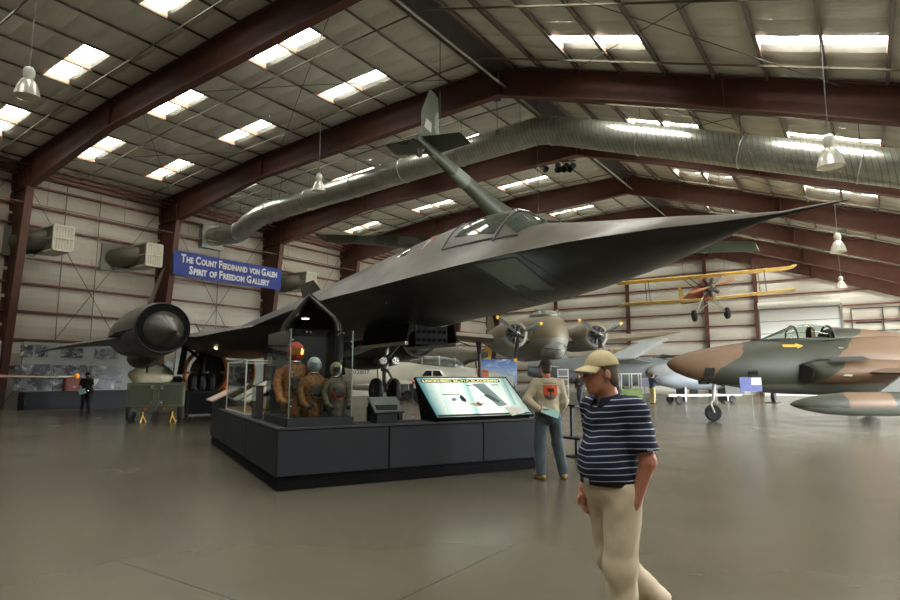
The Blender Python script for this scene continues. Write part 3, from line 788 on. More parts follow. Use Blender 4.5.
def printed(name, poly, mat): 
    m = MB(); m.prism(poly, (0,0,.003), (0,0,.0152)); obj(name, m, mat, sheet, smooth=0)
printed('printed_picture', [(.12,.35),(.38,.36),(.55,-.25),(.35,-.3)], pm('print_slate', (164,184,184), .5))
printed('printed_silhouette', [(.2,.02),(.3,.05),(.46,-.14),(.4,-.19),(.28,-.1)], DN)
printed('printed_silhouette', [(-.3,-.02),(-.24,.06),(-.2,-.06),(-.22,-.16),(-.3,-.12)], DK)
printed('printed_silhouette', [(-.05,-.2),(.0,-.13),(.05,-.22),(0,-.28)], DK)
printed('printed_silhouette', [(-.48,-.06),(-.4,-.02),(-.38,-.1),(-.47,-.12)], pm('print_teal', (92,140,140), .5))
printed('printed_silhouette', [(-.2,-.2),(.0,-.16),(.15,-.21),(-.05,-.27)], pm('print_orange', (222,190,160), .5))
for u, v, w_ in ((-.6,.05,.34),(-.02,.29,.16),(.5,.3,.15)): printed('printed_caption', [(u,v),(u+w_,v),(u+w_,v+.016),(u,v+.016)], DN)
printed('printed_footer', [(-.9,-.5),(.9,-.5),(.9,-.455),(-.9,-.455)], DN)
m = MB(); m.box((.6,-.42,.035), (.3,.21,.012), (0,0,.2)); lf = obj('leaflet_pad', m, pm('paper_white', (236,236,226), .5), None, smooth=0)
lf.matrix_world = PM @ TR((3.42,0,.865)) @ TR(cpt) @ R.to_4x4(); tag(lf, 'white leaflet lying on the lower right corner of the backlit panel', 'leaflet')

# --- black pedestals that carry the jet's wheels
for (a, b), h, lb, sz in (((GA,0), .9, 'black steel stand under the nose wheels of the black jet', .66), ((23.4,2.54), 1.0, 'black stand under the main wheels nearer the left wall', 1.25), ((23.4,-2.54), 1.0, 'black stand under the main wheels nearer the hangar middle', 1.25)):
    P = SRMW @ V3((a, b, 0)); st_ = thing('wheel_stand', lb, 'stand', P, SR_RZ, 'stands under the jet wheels')
    m = MB(); m.bb((-sz/2,-sz/2,h-.1),(sz/2,sz/2,h)); obj('stand_top', m, SRD, st_, smooth=0, bevel=.01)
    for x in (-1,1):
        for y in (-1,1):
            m = MB(); m.bb((x*sz*.45-.05,y*sz*.45-.05,0),(x*sz*.45+.05,y*sz*.45+.05,h-.1)); obj('leg', m, SRD, st_, smooth=0)
    m = MB(); m.bb((-sz*.42,-sz*.42,.1),(sz*.42,sz*.42,h-.1)); obj('stand_body', m, KICK, st_, smooth=0)

# --- open canopy shell with a lamp inside, standing inside the platform
hp = at(309, 293, 11.3)
hd = thing('canopy_shell', 'dark peaked cockpit canopy shell with a lamp inside, standing behind the acrylic case', 'aircraft canopy', (hp.x, hp.y, 0), PSI+.12)
zt = hp.z; HOODM = pm('hood_dark', (34,33,28), .45, 0, .25, 5)
out = [(-.62,-1.35),(-.6,-1.0),(-.42,-.56),(-.02,0),(.03,0),(.5,-.42),(.58,-.58),(.6,-.8),(.58,-1.35)]
inn = [(-.52,-1.35),(-.5,-1.0),(-.34,-.58),(0,-.11),(.42,-.47),(.48,-.6),(.5,-.8),(.49,-1.35)]
m = MB()
m.prism(out + inn[::-1], (0,1.3,0), (0,0,zt), (1,0,0), (0,0,1)); obj('shell', m, HOODM, hd, smooth=0)
m = MB(); m.prism(out, (0,.05,0), (0,1.25,zt), (1,0,0), (0,0,1)); obj('rear_bulkhead', m, pm('hood_brown', (58,46,30), .6), hd, smooth=0)
m = MB(); m.tube([(-.58,-.03,zt-1.0),(-.4,-.03,zt-.57),(0,-.03,zt-.05),(.46,-.03,zt-.45),(.54,-.03,zt-.6),(.55,-.03,zt-.8)], .035, 8); obj('front_frame', m, pm('hood_edge', (64,62,54), .35, .3), hd)
m = MB(); m.add([(.02,.2,zt-1.0),(.3,.2,zt-.75),(.36,.25,zt-1.1),(.08,.25,zt-1.2)], [(0,1,2,3)]); m.add([(.02,.23,zt-1.0),(.3,.23,zt-.75),(.36,.28,zt-1.1),(.08,.28,zt-1.2)], [(3,2,1,0)]); obj('blue_panel', m, pm('slate_blue', (60,74,84), .5), hd, smooth=0)
m = MB(); m.lathe([(.01,0),(.05,.0),(.075,.04),(.075,.05),(.01,.05)], (-.08,.25,zt-.46), (0,0,1), 16); lh = obj('lamp_housing', m, BLACK, hd)
m = MB(); m.lathe([(.005,-.012),(.068,-.01),(.068,.0),(.005,.0)], (-.08,.25,zt-.46), (0,0,1), 16); obj('lamp_lens', m, emis('warm_lamp', (255,236,190), 6), lh)
m = MB(); m.bb((-.6,.05,.0),(.58,1.25,zt-1.3)); obj('stand', m, KICK, hd, smooth=0)

# --- stepped black reading stand by the standing visitor
bq = on_floor(573, 456)
rs = thing('reading_stand', 'stepped black stand with two shelves beside the standing visitor', 'sign stand', (bq.x, bq.y, 0), PA-PI/2+PI)
m = MB(); m.bb((-.03,-.03,.35),(.03,.03,.98)); obj('post', m, BLACK, rs, smooth=0)
m = MB(); m.box((.06,0,.99), (.7,.34,.035), (.12,0,0)); obj('upper_shelf', m, BLACK, rs, smooth=0)
m = MB(); m.box((-.12,0,.36), (.55,.3,.04)); obj('lower_shelf', m, BLACK, rs, smooth=0)
m = MB(); m.bb((-.16,-.03,0.02),(-.1,.03,.36)); obj('post', m, BLACK, rs, smooth=0)
m = MB(); m.bb((-.32,-.15,0),(.08,.15,.02)); obj('foot', m, BLACK, rs, smooth=0)

# --- olive ground power cart on jack stands
g0, g1 = on_floor(126, 423), on_floor(176, 424)
cl = 1.72; cdir = V3((g1.y+g0.y, -(g1.x+g0.x), 0)).normalized(); cdir = RZ(-.07).to_3x3() @ cdir; crz = math.atan2(cdir.y, cdir.x)
OLV = pm('olive_drab', (84,88,62), .5, 0, .14, 5); OLD = pm('olive_dark', (58,62,46), .55, 0, .14, 5)
ct = thing('power_cart', 'olive drab ground power cart with latched panels and four tyres', 'cart', g0, crz)
H_ = 1.36
m = MB(); m.bb((-.05,.1,.52),(cl+.05,1.7,H_)); obj('body', m, OLV, ct, smooth=0, bevel=.03)
for x0, x1 in ((.04,cl*.46),(cl*.58,cl)):
    m = MB(); m.bb((x0,.06,.6),(x1,.1,H_-.08)); pn = obj('access_panel', m, OLD, ct, smooth=0, bevel=.01)
    for z in (.68, H_-.16):
        m = MB(); x = x1-.05 if x0 < .5 else x0+.05; m.bb((x-.05,.03,z-.07),(x+.05,.065,z+.07)); obj('latch', m, CHROME, pn, smooth=0)
m = MB(); m.bb((.1,.2,.36),(cl-.1,1.6,.54)); obj('chassis', m, OLD, ct, smooth=0)
for x in (.55, 1.15):
    m = MB(); m.cyl((x,.17,.45),(x,.2,.45),.05,n=10); obj('red_reflector', m, RED, ct)
m = MB(); m.tube([(cl*.55,.08,H_-.1),(cl*.55,.0,.7),(cl*.5,-.05,.4)], .025, 6); obj('tow_bar', m, OLD, ct)
for x in (.05, cl-.05):
    for y in (.42, 1.4): wheel((x, y, .32), (1,0,0), .32, .2, ct, 'tyre', OLD)
for i, x in enumerate((cl*.29, cl*.83)):
    js = thing('jack_stand', ('yellow jack stand under the cart front beside its left tyre', 'yellow jack stand under the cart front beside its right tyre')[i], 'jack stand', g0 + cdir*x + V3((-cdir.y, cdir.x, 0))*.0, crz, 'yellow jack stands')
    for a in (0, 2.09, 4.19):
        m = MB(); m.tube([(0,0,.24),(.12*math.cos(a),.12*math.sin(a),.0)], .018, 6); obj('leg', m, YELLOW, js)
    m = MB(); m.cyl((0,0,.2),(0,0,.36),.022,n=8); obj('post', m, YELLOW, js)
cv = at(152, 377, 24.2)
tp = thing('wrapped_engine', 'lumpy cream canvas wrapped load behind the olive cart', 'covered load', (cv.x, cv.y, 0), crz)
m = MB()
for c_, r_ in (((-.1,0,1.58),(.85,.6,.38)),((.35,.1,1.5),(.62,.55,.34)),((-.55,0,1.5),(.5,.5,.36))): pass
def lumpy(c, r, n=28, mm=16, amp=.08, seed=3):
    m = MB(); rg = np.random.default_rng(seed); ph = rg.uniform(0, 6, 8); rings = []
    for i in range(mm+1):
        t = PI*i/mm; ring = []
        for j in range(n):
            a = 2*PI*j/n; q = 1 + amp*(math.sin(3*a+ph[0]+2*t)+.6*math.sin(5*a+ph[1]-3*t)+.5*math.sin(7*t+ph[2]+a))
            s_ = max(math.sin(t), .002)**.8
            ring.append((c[0]+r[0]*q*s_*math.cos(a), c[1]+r[1]*q*s_*math.sin(a), c[2]-r[2]*math.cos(t)*q))
        rings.append([V3(p) for p in ring])
    m.loft(rings); return m
obj('canvas_cover', lumpy((0,0,1.62), (.78,.5,.44)), pm('cream_canvas', (226,216,182), .8, 0, .12, 8), tp, smooth=180)
m = MB(); m.lathe([(.02,0),(.34,0),(.36,.3),(.3,.36),(.02,.36)], (.75,-.1,1.25), (1,.2,0), 16); obj('engine_face', m, BLACK, tp)
m = MB(); m.bb((-.8,-.5,1.08),(.9,.5,1.16)); obj('cradle', m, OLD, tp, smooth=0)
for x in (-.7,.8):
    for y in (-.4,.4):
        m = MB(); m.bb((x-.05,y-.05,0),(x+.05,y+.05,1.1)); obj('leg', m, OLD, tp, smooth=0)

# --- jet engine on its orange ring stand
ep = at(207, 373, 27)
en = thing('jet_engine', 'dark jet engine in an orange ring stand behind the main wheels', 'engine', (ep.x, ep.y, 0), PSI-.12)
m = MB(); zc_ = 1.75
m.lathe([(.3,-.1),(.8,-.05),(.88,.1),(.86,.6),(.66,1.2),(.6,2.4),(.68,3.2),(.6,3.4)], (0,0,zc_), (0,1,0), 28); eb = obj('engine_body', m, pm('engine_dark', (58,52,44), .4, .5, .25, 6), en)
m = MB(); m.lathe([(.02,-.32),(.12,-.2),(.2,-.06),(.22,0)], (0,0,zc_), (0,1,0), 18); obj('nose_cone', m, BLACK, eb)
for k in range(20):
    a = 2*PI*k/20; m = MB(); d = V3((math.cos(a),0,math.sin(a))); m.tube([V3((0,-.04,zc_))+d*.18, V3((0,-.02,zc_))+d*.64], .022, 4); obj('guide_vane', m, pm('vane_brown', (96,76,50), .4, .5), eb)
m = MB(); m.torus((0,-.1,zc_), 1.02, .1, (0,1,0), 32, 8); obj('ring', m, pm('ring_orange', (168,92,40), .5), en)
m = MB(); m.torus((0,2.6,zc_), 1.02, .1, (0,1,0), 32, 8); obj('ring', m, pm('ring_orange', (168,92,40), .5), en)
for y in (-.1, 2.6):
    for sg in (1,-1):
        m = MB(); m.tube([(.95*sg,y,zc_-.35),(.9*sg,y,.06)], .06, 8); obj('leg', m, ORANGE, en)
        m = MB(); m.tube([(1.0*sg,y,zc_),(.7*sg,y,zc_)], .05, 8); obj('ring_bracket', m, ORANGE, en)
for sg in (1,-1):
    m = MB(); m.bb((.84*sg-.06,-.3,0),(.84*sg+.06,2.9,.14)); obj('skid', m, ORANGE, en, smooth=0)

# --- bare work lamp clipped near the wing root
lp = at(216, 344, 21.6)
wl = thing('work_lamp', 'small glowing work lamp hanging under the wing of the black jet', 'lamp', lp)
m = MB(); m.cyl((0,0,.06),(0,0,.2),.04,n=10); obj('lamp_socket', m, BLACK, wl)
m = MB(); m.ell((0,0,0), (.07,.07,.09), 14, 9); obj('bulb', m, emis('bulb_glow', (255,214,120), 8), wl)
m = MB(); m.tube([(0,0,.2),(.25,.15,.3),(.7,.4,.12)], .025, 6); obj('arm', m, BLACK, wl)
m = MB(); m.tube([(0,0,.2),(-.4,-.3,.3),(-.6,-.5,.75)], .02, 6); obj('arm', m, BLACK, wl)
ld = bpy.data.lights.new('bulb_light', 'POINT'); ld.energy = 6; ld.color = (1,.8,.45); ld.shadow_soft_size = .09
lo_ = bpy.data.objects.new('bulb_light', ld); C.objects.link(lo_); lo_.parent = wl; lo_.location = (0,0,-.16)
# ================================================================ OTHER AIRCRAFT
def fus(stations, n=28, e=1.0):          # x aft, half-width, half-height, centre z
    m = MB(); rings = []
    for x, w, h, z in stations:
        ring = []
        for k in range(n):
            a = 2*PI*k/n; c, s_ = math.cos(a), math.sin(a)
            ring.append(V3((x, w*abs(c)**e*(1 if c > 0 else -1), z+h*abs(s_)**e*(1 if s_ > 0 else -1))))
        rings.append(ring)
    m.loft(rings); return m
def surf(stations, n=0):                 # lifting surface from (centre point, chord vector, thickness, normal) tuples
    m = MB(); rings = []
    up = [(0,0),(.05,.35),(.2,.8),(.45,1),(.75,.55),(1,.03)]; lo = [(.75,-.4),(.45,-.7),(.2,-.55),(.05,-.3)]
    for le, ch, th, nrm in stations:
        le, ch, nrm = V3(le), V3(ch), V3(nrm).normalized()
        rings.append([le + ch*x + nrm*(th*.5*y) for x, y in up+lo])
    m.loft(rings); return m
def camo(name, rules, c_green=(38,42,29), c_tan=(102,77,54), c_grey=(84,86,78), zgrey=1.35, seed=0, scale=.5, amt=.8):
    t = NT(name); v = t.coord('Object'); sep = t.n('ShaderNodeSeparateXYZ'); t.l(v, sep.inputs[0])
    w = t.math('MULTIPLY', t.math('SUBTRACT', t.noise(scale*2, 3, .5, v), .5), amt)
    w2 = t.math('MULTIPLY', t.math('SUBTRACT', t.noise(scale*5, 2, .5, v), .5), .12)
    tan = rules(t, sep.outputs, w)
    c = t.mix(tan, lin(c_green), lin(c_tan))
    c = t.mix(t.math('LESS_THAN', t.math('ADD', sep.outputs[2], w2), zgrey), c, lin(c_grey))
    n = t.noise(4, 5, .6, v); c = t.mix(t.math('MULTIPLY', n, .22), c, lin((70,66,50)))
    t.set(.5, 0, .35, c); return t.m

# --- tan and green reconnaissance jet
RJ_RZ = PSI + .06; RJ_O = at(667, 362, 21.5); RJ_O.z = 0
RJM = TR(RJ_O) @ RZ(RJ_RZ)
def rj_rules(t, o, w):
    x = t.math('ADD', o[0], w)
    a = t.math('LESS_THAN', t.math('SUBTRACT', x, t.math('MULTIPLY', o[2], 1.17)), -.36)
    b = t.math('GREATER_THAN', t.math('SUBTRACT', x, t.math('MULTIPLY', o[2], 1.2)), 3.2)
    return t.math('MAXIMUM', a, b)
RJC = camo('green_tan_camouflage', rj_rules, zgrey=1.3)
RJC2 = camo('wing_camouflage', lambda t, o, w: t.math('GREATER_THAN', t.noise(.45, 2, .4, t.coord('Object', (1,1,1), (0,0,.4))), .52), zgrey=-9)
rj = thing('fighter_jet', 'green and tan camouflaged jet parked on the right with tan nose', 'airplane', RJ_O, RJ_RZ)
obj('fuselage', fus([(0,.03,.03,2.02),(.08,.14,.14,2.02),(.3,.26,.28,2.0),(.8,.42,.46,1.98),(1.4,.52,.6,1.97),(2.2,.6,.76,1.95),(3.0,.64,.88,1.95),(3.8,.66,.96,1.94),(4.6,.68,1.0,1.94),(5.4,.72,1.04,1.96),(6.4,.78,1.1,2.0),(7.6,.8,1.1,2.04),(9,.78,1.05,2.06),(10.5,.7,.95,2.1),(12,.58,.78,2.15),(13.3,.5,.56,2.2),(13.8,.44,.46,2.2)]), RJC, rj, smooth=60)
obj('spine', fus([(5.9,.34,.3,2.95),(6.3,.38,.4,2.98),(7.4,.36,.34,2.98),(9,.28,.26,2.9),(11,.15,.16,2.8)]), RJC, rj, smooth=60)
m = MB()
def arch(x, w, h, z, n=13): return [V3((x, w*math.cos(a), z+h*math.sin(a))) for a in np.linspace(0, PI, n)]
m.loft([arch(3.55,.1,.06,2.86), arch(4.7,.36,.5,2.88)], caps=False, closed=False); obj('windshield', m, SMOKEGLASS, rj, smooth=180, fixn=False)
m = MB(); m.loft([arch(4.7,.37,.52,2.88), arch(5.2,.4,.6,2.88), arch(5.7,.4,.58,2.88), arch(6.05,.38,.5,2.9)], caps=False, closed=False); obj('canopy', m, SMOKEGLASS, rj, smooth=180, fixn=False)
m = MB(); m.tube(arch(4.7,.38,.53,2.88), .035, 6); m.tube(arch(6.05,.4,.52,2.9), .04, 6)
for sg in (1,-1):
    m.tube([(3.55,.1*sg,2.88),(4.1,.26*sg,2.92),(4.7,.38*sg,2.92),(5.4,.42*sg,2.92),(6.1,.4*sg,2.92)], .035, 6); m.tube([(3.58,.08*sg,2.92),(4.7,.2*sg,3.36)], .025, 6)
obj('canopy_frame', m, pm('camo_green', (38,42,29), .45), rj)
m = MB(); m.bb((5.35,-.16,2.8),(5.5,.16,3.3)); m.ell((5.42,0,3.32),(.1,.12,.1)); obj('ejection_seat', m, pm('seat_brown', (84,52,40), .6), rj)
m = MB(); m.box((5.1,0,2.78),(1.6,.5,.06)); obj('cockpit_floor', m, BLACK, rj, smooth=0)
for sg in (1,-1):
    # wing-root intake, wing, tank, tailplane
    m = MB()
    rings = []
    for x, yo, h, z in ((4.4,1.12,.34,1.72),(4.55,1.2,.4,1.72),(5.1,1.35,.46,1.74),(6.5,1.5,.5,1.76),(8,1.5,.42,1.78)):
        ring = []
        for k in range(20):
            a = 2*PI*k/20; c, s_ = math.cos(a), math.sin(a)
            ring.append(V3((x + (.35*(c*.5+.5) if x < 5.2 else 0), sg*(.45+(yo-.45)*(c*.5+.5)), z+h*s_*(.75+.25*(1-c)/2))))
        rings.append(ring)
    m.loft(rings); tr = obj('intake_trunk', m, RJC, rj, smooth=60)
    m = MB(); m.loft([[V3((4.39+.35*(math.cos(a)*.5+.5), sg*(.5+.56*(math.cos(a)*.5+.5)), 1.72+.28*math.sin(a))) for a in np.linspace(0, 2*PI, 20, endpoint=False)], [V3((4.35+.35*(math.cos(a)*.5+.5), sg*(.5+.56*(math.cos(a)*.5+.5)), 1.72+.27*math.sin(a))) for a in np.linspace(0, 2*PI, 20, endpoint=False)]])
    obj('intake_mouth', m, BLACK, tr, smooth=0)
    m = MB(); m.add([(5.1,sg*1.0,2.245),(6.5,sg*1.1,2.28),(6.5,sg*1.5,2.14),(5.35,sg*1.34,2.1)], [(0,1,2,3)]); obj('walkway', m, pm('walkway_black', (44,44,40), .7), tr, smooth=0)
    obj('wing', surf([((5.9,.6*sg,1.78),(3.6,0,0),.4,(0,0,1)),((6.4,1.5*sg,1.72),(3.2,0,0),.36,(0,0,1)),((9.2,5.0*sg,1.62),(1.9,0,0),.18,(0,0,1)),((9.5,5.15*sg,1.62),(1.4,0,0),.05,(0,0,1))]), RJC2, rj, smooth=50)
    if sg < 0:
        m = fus([(2.7,.02,.02,.72),(2.85,.1,.1,.72),(3.2,.2,.2,.72),(3.8,.31,.31,.72),(4.6,.37,.37,.72),(6.2,.38,.38,.72),(7.4,.3,.3,.73),(8.3,.14,.14,.74),(8.7,.03,.03,.75)], 24); m.v = [V3((p.x, p.y+2.75*sg, p.z)) for p in m.v]
        tk = obj('drop_tank', m, camo('tank_camouflage' if sg > 0 else 'tank_camouflage_near', lambda t, o, w: t.math('MULTIPLY', t.math('GREATER_THAN', t.math('ADD', o[0], w), 4.4), t.math('LESS_THAN', t.math('ADD', o[0], w), 5.9)), zgrey=.62), rj, smooth=60)
        m = MB(); m.prism([(5.6,1.02),(7.6,1.02),(8.0,1.62),(6.6,1.66)], (0,.1,0), (0,2.7*sg,0), (1,0,0), (0,0,1)); obj('pylon', m, pm('pylon_olive', (56,58,48), .6), rj, smooth=0)
    obj('tailplane', surf([((11.6,.3*sg,2.75),(1.9,0,0),.16,(0,0,1)),((13.4,2.1*sg,2.8),(.9,0,0),.07,(0,0,1))]), RJC2, rj, smooth=50)
    m = MB(); m.cyl((9.4,2.3*sg,1.65),(9.3,2.35*sg,.42),.08); m.tube([(9.4,2.3*sg,1.1),(9.3,1.6*sg,1.65)], .05, 8); gs = obj('main_gear', m, GREYM, rj)
    wheel((9.3,2.42*sg,.4), (0,1,0), .4, .2, gs)
obj('tail_fin', surf([((10.6,0,2.9),(2.9,0,0),.26,(0,1,0)),((12.6,0,4.5),(1.5,0,0),.1,(0,1,0))]), RJC2, rj, smooth=50)
# nose gear
m = MB(); m.cyl((1.72,0,1.5),(1.62,0,.75),.06); m.tube([(1.62,0,.8),(1.5,-.07,.62),(1.6,-.1,.3)], .035, 8); m.tube([(1.66,0,1.1),(2.4,0,1.35)], .03, 8); m.tube([(1.6,.03,.78),(1.78,0,.62),(1.72,0,.95)], .02, 6)
gs = obj('nose_gear', m, pm('gear_white', (176,176,166), .4, .2), rj); wheel((1.6,0,.3), (0,1,0), .3, .16, gs, hub=pm('gear_white', (176,176,166)))
m = MB(); m.bb((2.0,-.18,.95),(2.7,-.15,1.42)); obj('nose_gear_door', m, pm('camo_grey', (100,102,96)), rj, smooth=0)
# camera windows
for x0, x1, z0, z1 in ((1.15,1.48,1.6,1.88),(2.65,2.97,1.52,1.8),(1.15,1.48,1.3,1.55)):
    m = MB()
    def hw(x, z):
        w = np.interp(x, [.8,1.4,2.2,3.0,3.8], [.42,.52,.6,.64,.66]); h = np.interp(x, [.8,1.4,2.2,3.0,3.8], [.46,.6,.76,.88,.96])
        return w*math.sqrt(max(1-((z-1.96)/h)**2, .02))
    for sg in (1,-1):
        rows = [[V3((x, sg*(hw(x, z)+dy), z)) for z in np.linspace(z0, z1, 5)] for x in np.linspace(x0, x1, 5) for dy in (.012,)]
        m = MB(); m.loft(rows, False, False); obj('camera_window', m, DARKGLASS, rj, smooth=0, fixn=False)
def side_patch(name, poly, mat, sg=-1, lift=.012, parent=rj):
    m = MB()
    fw_ = lambda x, z: float(np.interp(x, [2.2,3,3.8,4.6,5.4,6.4,7.6], [.6,.64,.66,.68,.72,.78,.8]))*math.sqrt(max(1-((z-1.96)/float(np.interp(x,[2.2,3,3.8,4.6,5.4,6.4],[.76,.88,.96,1,1.04,1.1])))**2,.02))
    a = [V3((x, sg*(fw_(x, z)+lift), z)) for x, z in poly]; b = [V3((x, sg*(fw_(x, z)-.02), z)) for x, z in poly]
    m.loft([a, b]); return obj(name, m, mat, parent, smooth=0)
for sg in (-1, 1):
    side_patch('rescue_arrow', [(4.05,2.62),(4.55,2.62),(4.55,2.57),(4.78,2.665),(4.55,2.76),(4.55,2.71),(4.05,2.71)], pm('stencil_yellow', (196,160,52), .5), sg)
    side_patch('data_placard', [(6.0,2.58),(6.5,2.58),(6.5,2.76),(6.0,2.76)], pm('placard_pale', (186,182,158), .5), sg)
m = MB(); m.tube([(5.5,-1.28,1.63),(5.62,-1.32,1.63),(5.85,-1.36,1.62)], .04, 6); obj('vent_probe', m, WHITE, rj)
# museum sign in front of it
sp = on_floor(754, 428)
si = thing('info_sign', 'blue and white information sign on a thin post before the camouflaged jet', 'sign', (sp.x, sp.y, 0), PSI)
m = MB(); m.cyl((0,0,0),(0,0,1.2),.012,n=8); m.lathe([(.01,0),(.14,0),(.14,.015),(.01,.03)], n=16); obj('post', m, GREYM, si)
m = MB(); m.bb((-.36,-.02,1.12),(.32,.0,1.56)); bd = obj('sign_board', m, pm('sign_blue', (84,92,150), .5), si, smooth=0)
m = MB(); m.bb((.0,-.025,1.32),(.3,-.02,1.54)); obj('sign_text', m, pm('paper_white', (236,236,226)), bd, smooth=0)

# --- twin-engined bomber behind, facing the room
OLV2 = camo('bomber_paint', lambda t, o, w: 0.0, (108,104,78), (108,104,78), (142,144,138), zgrey=3.55, scale=.4) if False else None
def two_tone(name, top, bot, z, var=.2):
    t = NT(name); v = t.coord('Object'); sep = t.n('ShaderNodeSeparateXYZ'); t.l(v, sep.inputs[0])
    w = t.math('MULTIPLY', t.math('SUBTRACT', t.noise(1.2, 3, .5, v), .5), var)
    n = t.noise(3, 5, .6, v)
    c = t.mix(t.math('GREATER_THAN', t.math('ADD', sep.outputs[2], w), z), lin(bot), lin(top))
    c = t.mix(t.math('MULTIPLY', n, .25), c, tuple(q*.6 for q in lin(top))); t.set(.45, 0, .5, c); return t.m
BB = two_tone('olive_over_grey', (114,103,82), (132,132,124), 4.0)
bp_ = at(544, 337, 40.0); B_RZ = PSI + PI/2 + .21
bo = thing('bomber', 'olive and grey twin propeller bomber with bulbous nose behind the standing visitor', 'airplane', (bp_.x, bp_.y, 0), B_RZ)
zc_ = bp_.z
obj('fuselage', fus([(-2.4,.1,.12,zc_-.1),(-2.3,.5,.55,zc_-.1),(-2.0,.9,1.0,zc_-.05),(-1.4,1.15,1.35,zc_),(-.6,1.25,1.55,zc_+.02),(1,1.25,1.6,zc_+.05),(4,1.2,1.6,zc_+.05),(8,.9,1.2,zc_+.1),(12,.45,.6,zc_+.15),(14.5,.1,.15,zc_+.2)], 28, .9), BB, bo, smooth=60)
m = fus([(-1.5,.3,.1,zc_+1.35),(-1.2,.7,.32,zc_+1.35),(-.4,.85,.42,zc_+1.38),(.6,.8,.4,zc_+1.38),(1.6,.4,.2,zc_+1.4)]); ck = obj('cockpit', m, pm('cockpit_pale', (112,116,104), .15, 0, .3, 2, .8), bo, smooth=60)
for a in (-.5,-.17,.17,.5):
    m = MB(); m.tube([(-1.42,a*.7,zc_+1.46),(-1.0,a*1.3,zc_+1.66),(-.3,a*1.55,zc_+1.8)], .035, 6); obj('window_bar', m, pm('olive_bar', (112,108,84)), ck)
m = fus([(-2.62,.05,.05,zc_-.95),(-2.5,.4,.38,zc_-.95),(-2.0,.75,.65,zc_-.9),(-1.2,.8,.7,zc_-.85),(-.3,.5,.45,zc_-.95)]); gz = obj('nose_glazing', m, pm('glazing_grey', (120,124,116), .12, 0, .3, 3, .8), bo, smooth=60)
for k in range(5):
    a = -.9+.45*k; m = MB(); m.tube([(-2.66,a*.1,zc_-.95),(-2.52,a*.45,zc_-.9),(-2.02,a*.86,zc_-.82),(-1.3,a*.92,zc_-.7)], .03, 5); obj('glazing_bar', m, pm('bar_dark', (74,74,66), .5), gz)
for dz in (-.4, -.05, .3):
    m = MB(); pts = []
    for a in np.linspace(-1.1, 1.1, 11): pts.append((-1.75-.72*math.cos(a)*(1-abs(dz)*.5), .8*math.sin(a)*(1-abs(dz)*.45), zc_-.92+dz))
    m.tube(pts, .028, 5); obj('glazing_bar', m, pm('bar_dark', (74,74,66)), gz)
m = MB(); m.add([(-1.25,1.2,zc_+.5),(-1.0,1.24,zc_+.5),(-1.0,1.24,zc_+.15),(-1.12,1.23,zc_+.0),(-1.25,1.2,zc_+.15)], [(0,1,2,3,4)]); m.v = [V3((p.x, p.y*1.02, p.z)) for p in m.v]
obj('nose_badge', m, pm('badge_teal', (96,160,150), .5), bo, smooth=0)
m = MB(); m.v = []; m.add([(-1.25,-1.2,zc_+.5),(-1.0,-1.24,zc_+.5),(-1.0,-1.24,zc_+.15),(-1.12,-1.23,zc_+.0),(-1.25,-1.2,zc_+.15)], [(0,1,2,3,4)]); m.v = [V3((p.x, p.y*1.02, p.z)) for p in m.v]
obj('nose_badge', m, pm('badge_teal', (96,160,150)), bo, smooth=0)
EDARK = pm('engine_black', (34,33,30), .5); BLADE = pm('blade_dark', (42,44,42), .5)
def propeller(parent, c, ax, R, n, ph, hubr=.14, tip=YELLOW, mat=None, w=.2):
    ax = V3(ax).normalized(); a = V3((0,0,1)); a = (a - ax*a.dot(ax)).normalized(); b = ax.cross(a); c = V3(c)
    m = MB(); m.lathe([(.02,-.22),(hubr*.6,-.18),(hubr,-.05),(hubr,.1)], c, ax, 14); h = obj('propeller_hub', m, CHROME, parent)
    for k in range(n):
        t = ph + 2*PI*k/n; d = a*math.cos(t)+b*math.sin(t); s_ = ax.cross(d)
        def st(r, wd, th, tw):
            u = s_*math.cos(tw)+ax*math.sin(tw); q = ax*math.cos(tw)-s_*math.sin(tw)
            return [c+d*r + u*wd*x + q*th*y for x, y in ((-.5,0),(-.2,.5),(.2,.5),(.5,0),(.2,-.5),(-.2,-.5))]
        m = MB(); m.loft([st(.08,w*.4,w*.35,.9), st(R*.3,w*.85,w*.22,.7), st(R*.6,w,w*.14,.45), st(R*.88,w*.85,w*.1,.3)]); bl = obj('propeller_blade', m, mat or BLADE, parent, smooth=50)
        m = MB(); m.loft([st(R*.88,w*.85,w*.1,.3), st(R*.97,w*.6,w*.08,.25), st(R,w*.2,w*.05,.25)]); obj('blade_tip', m, tip, bl, smooth=50)
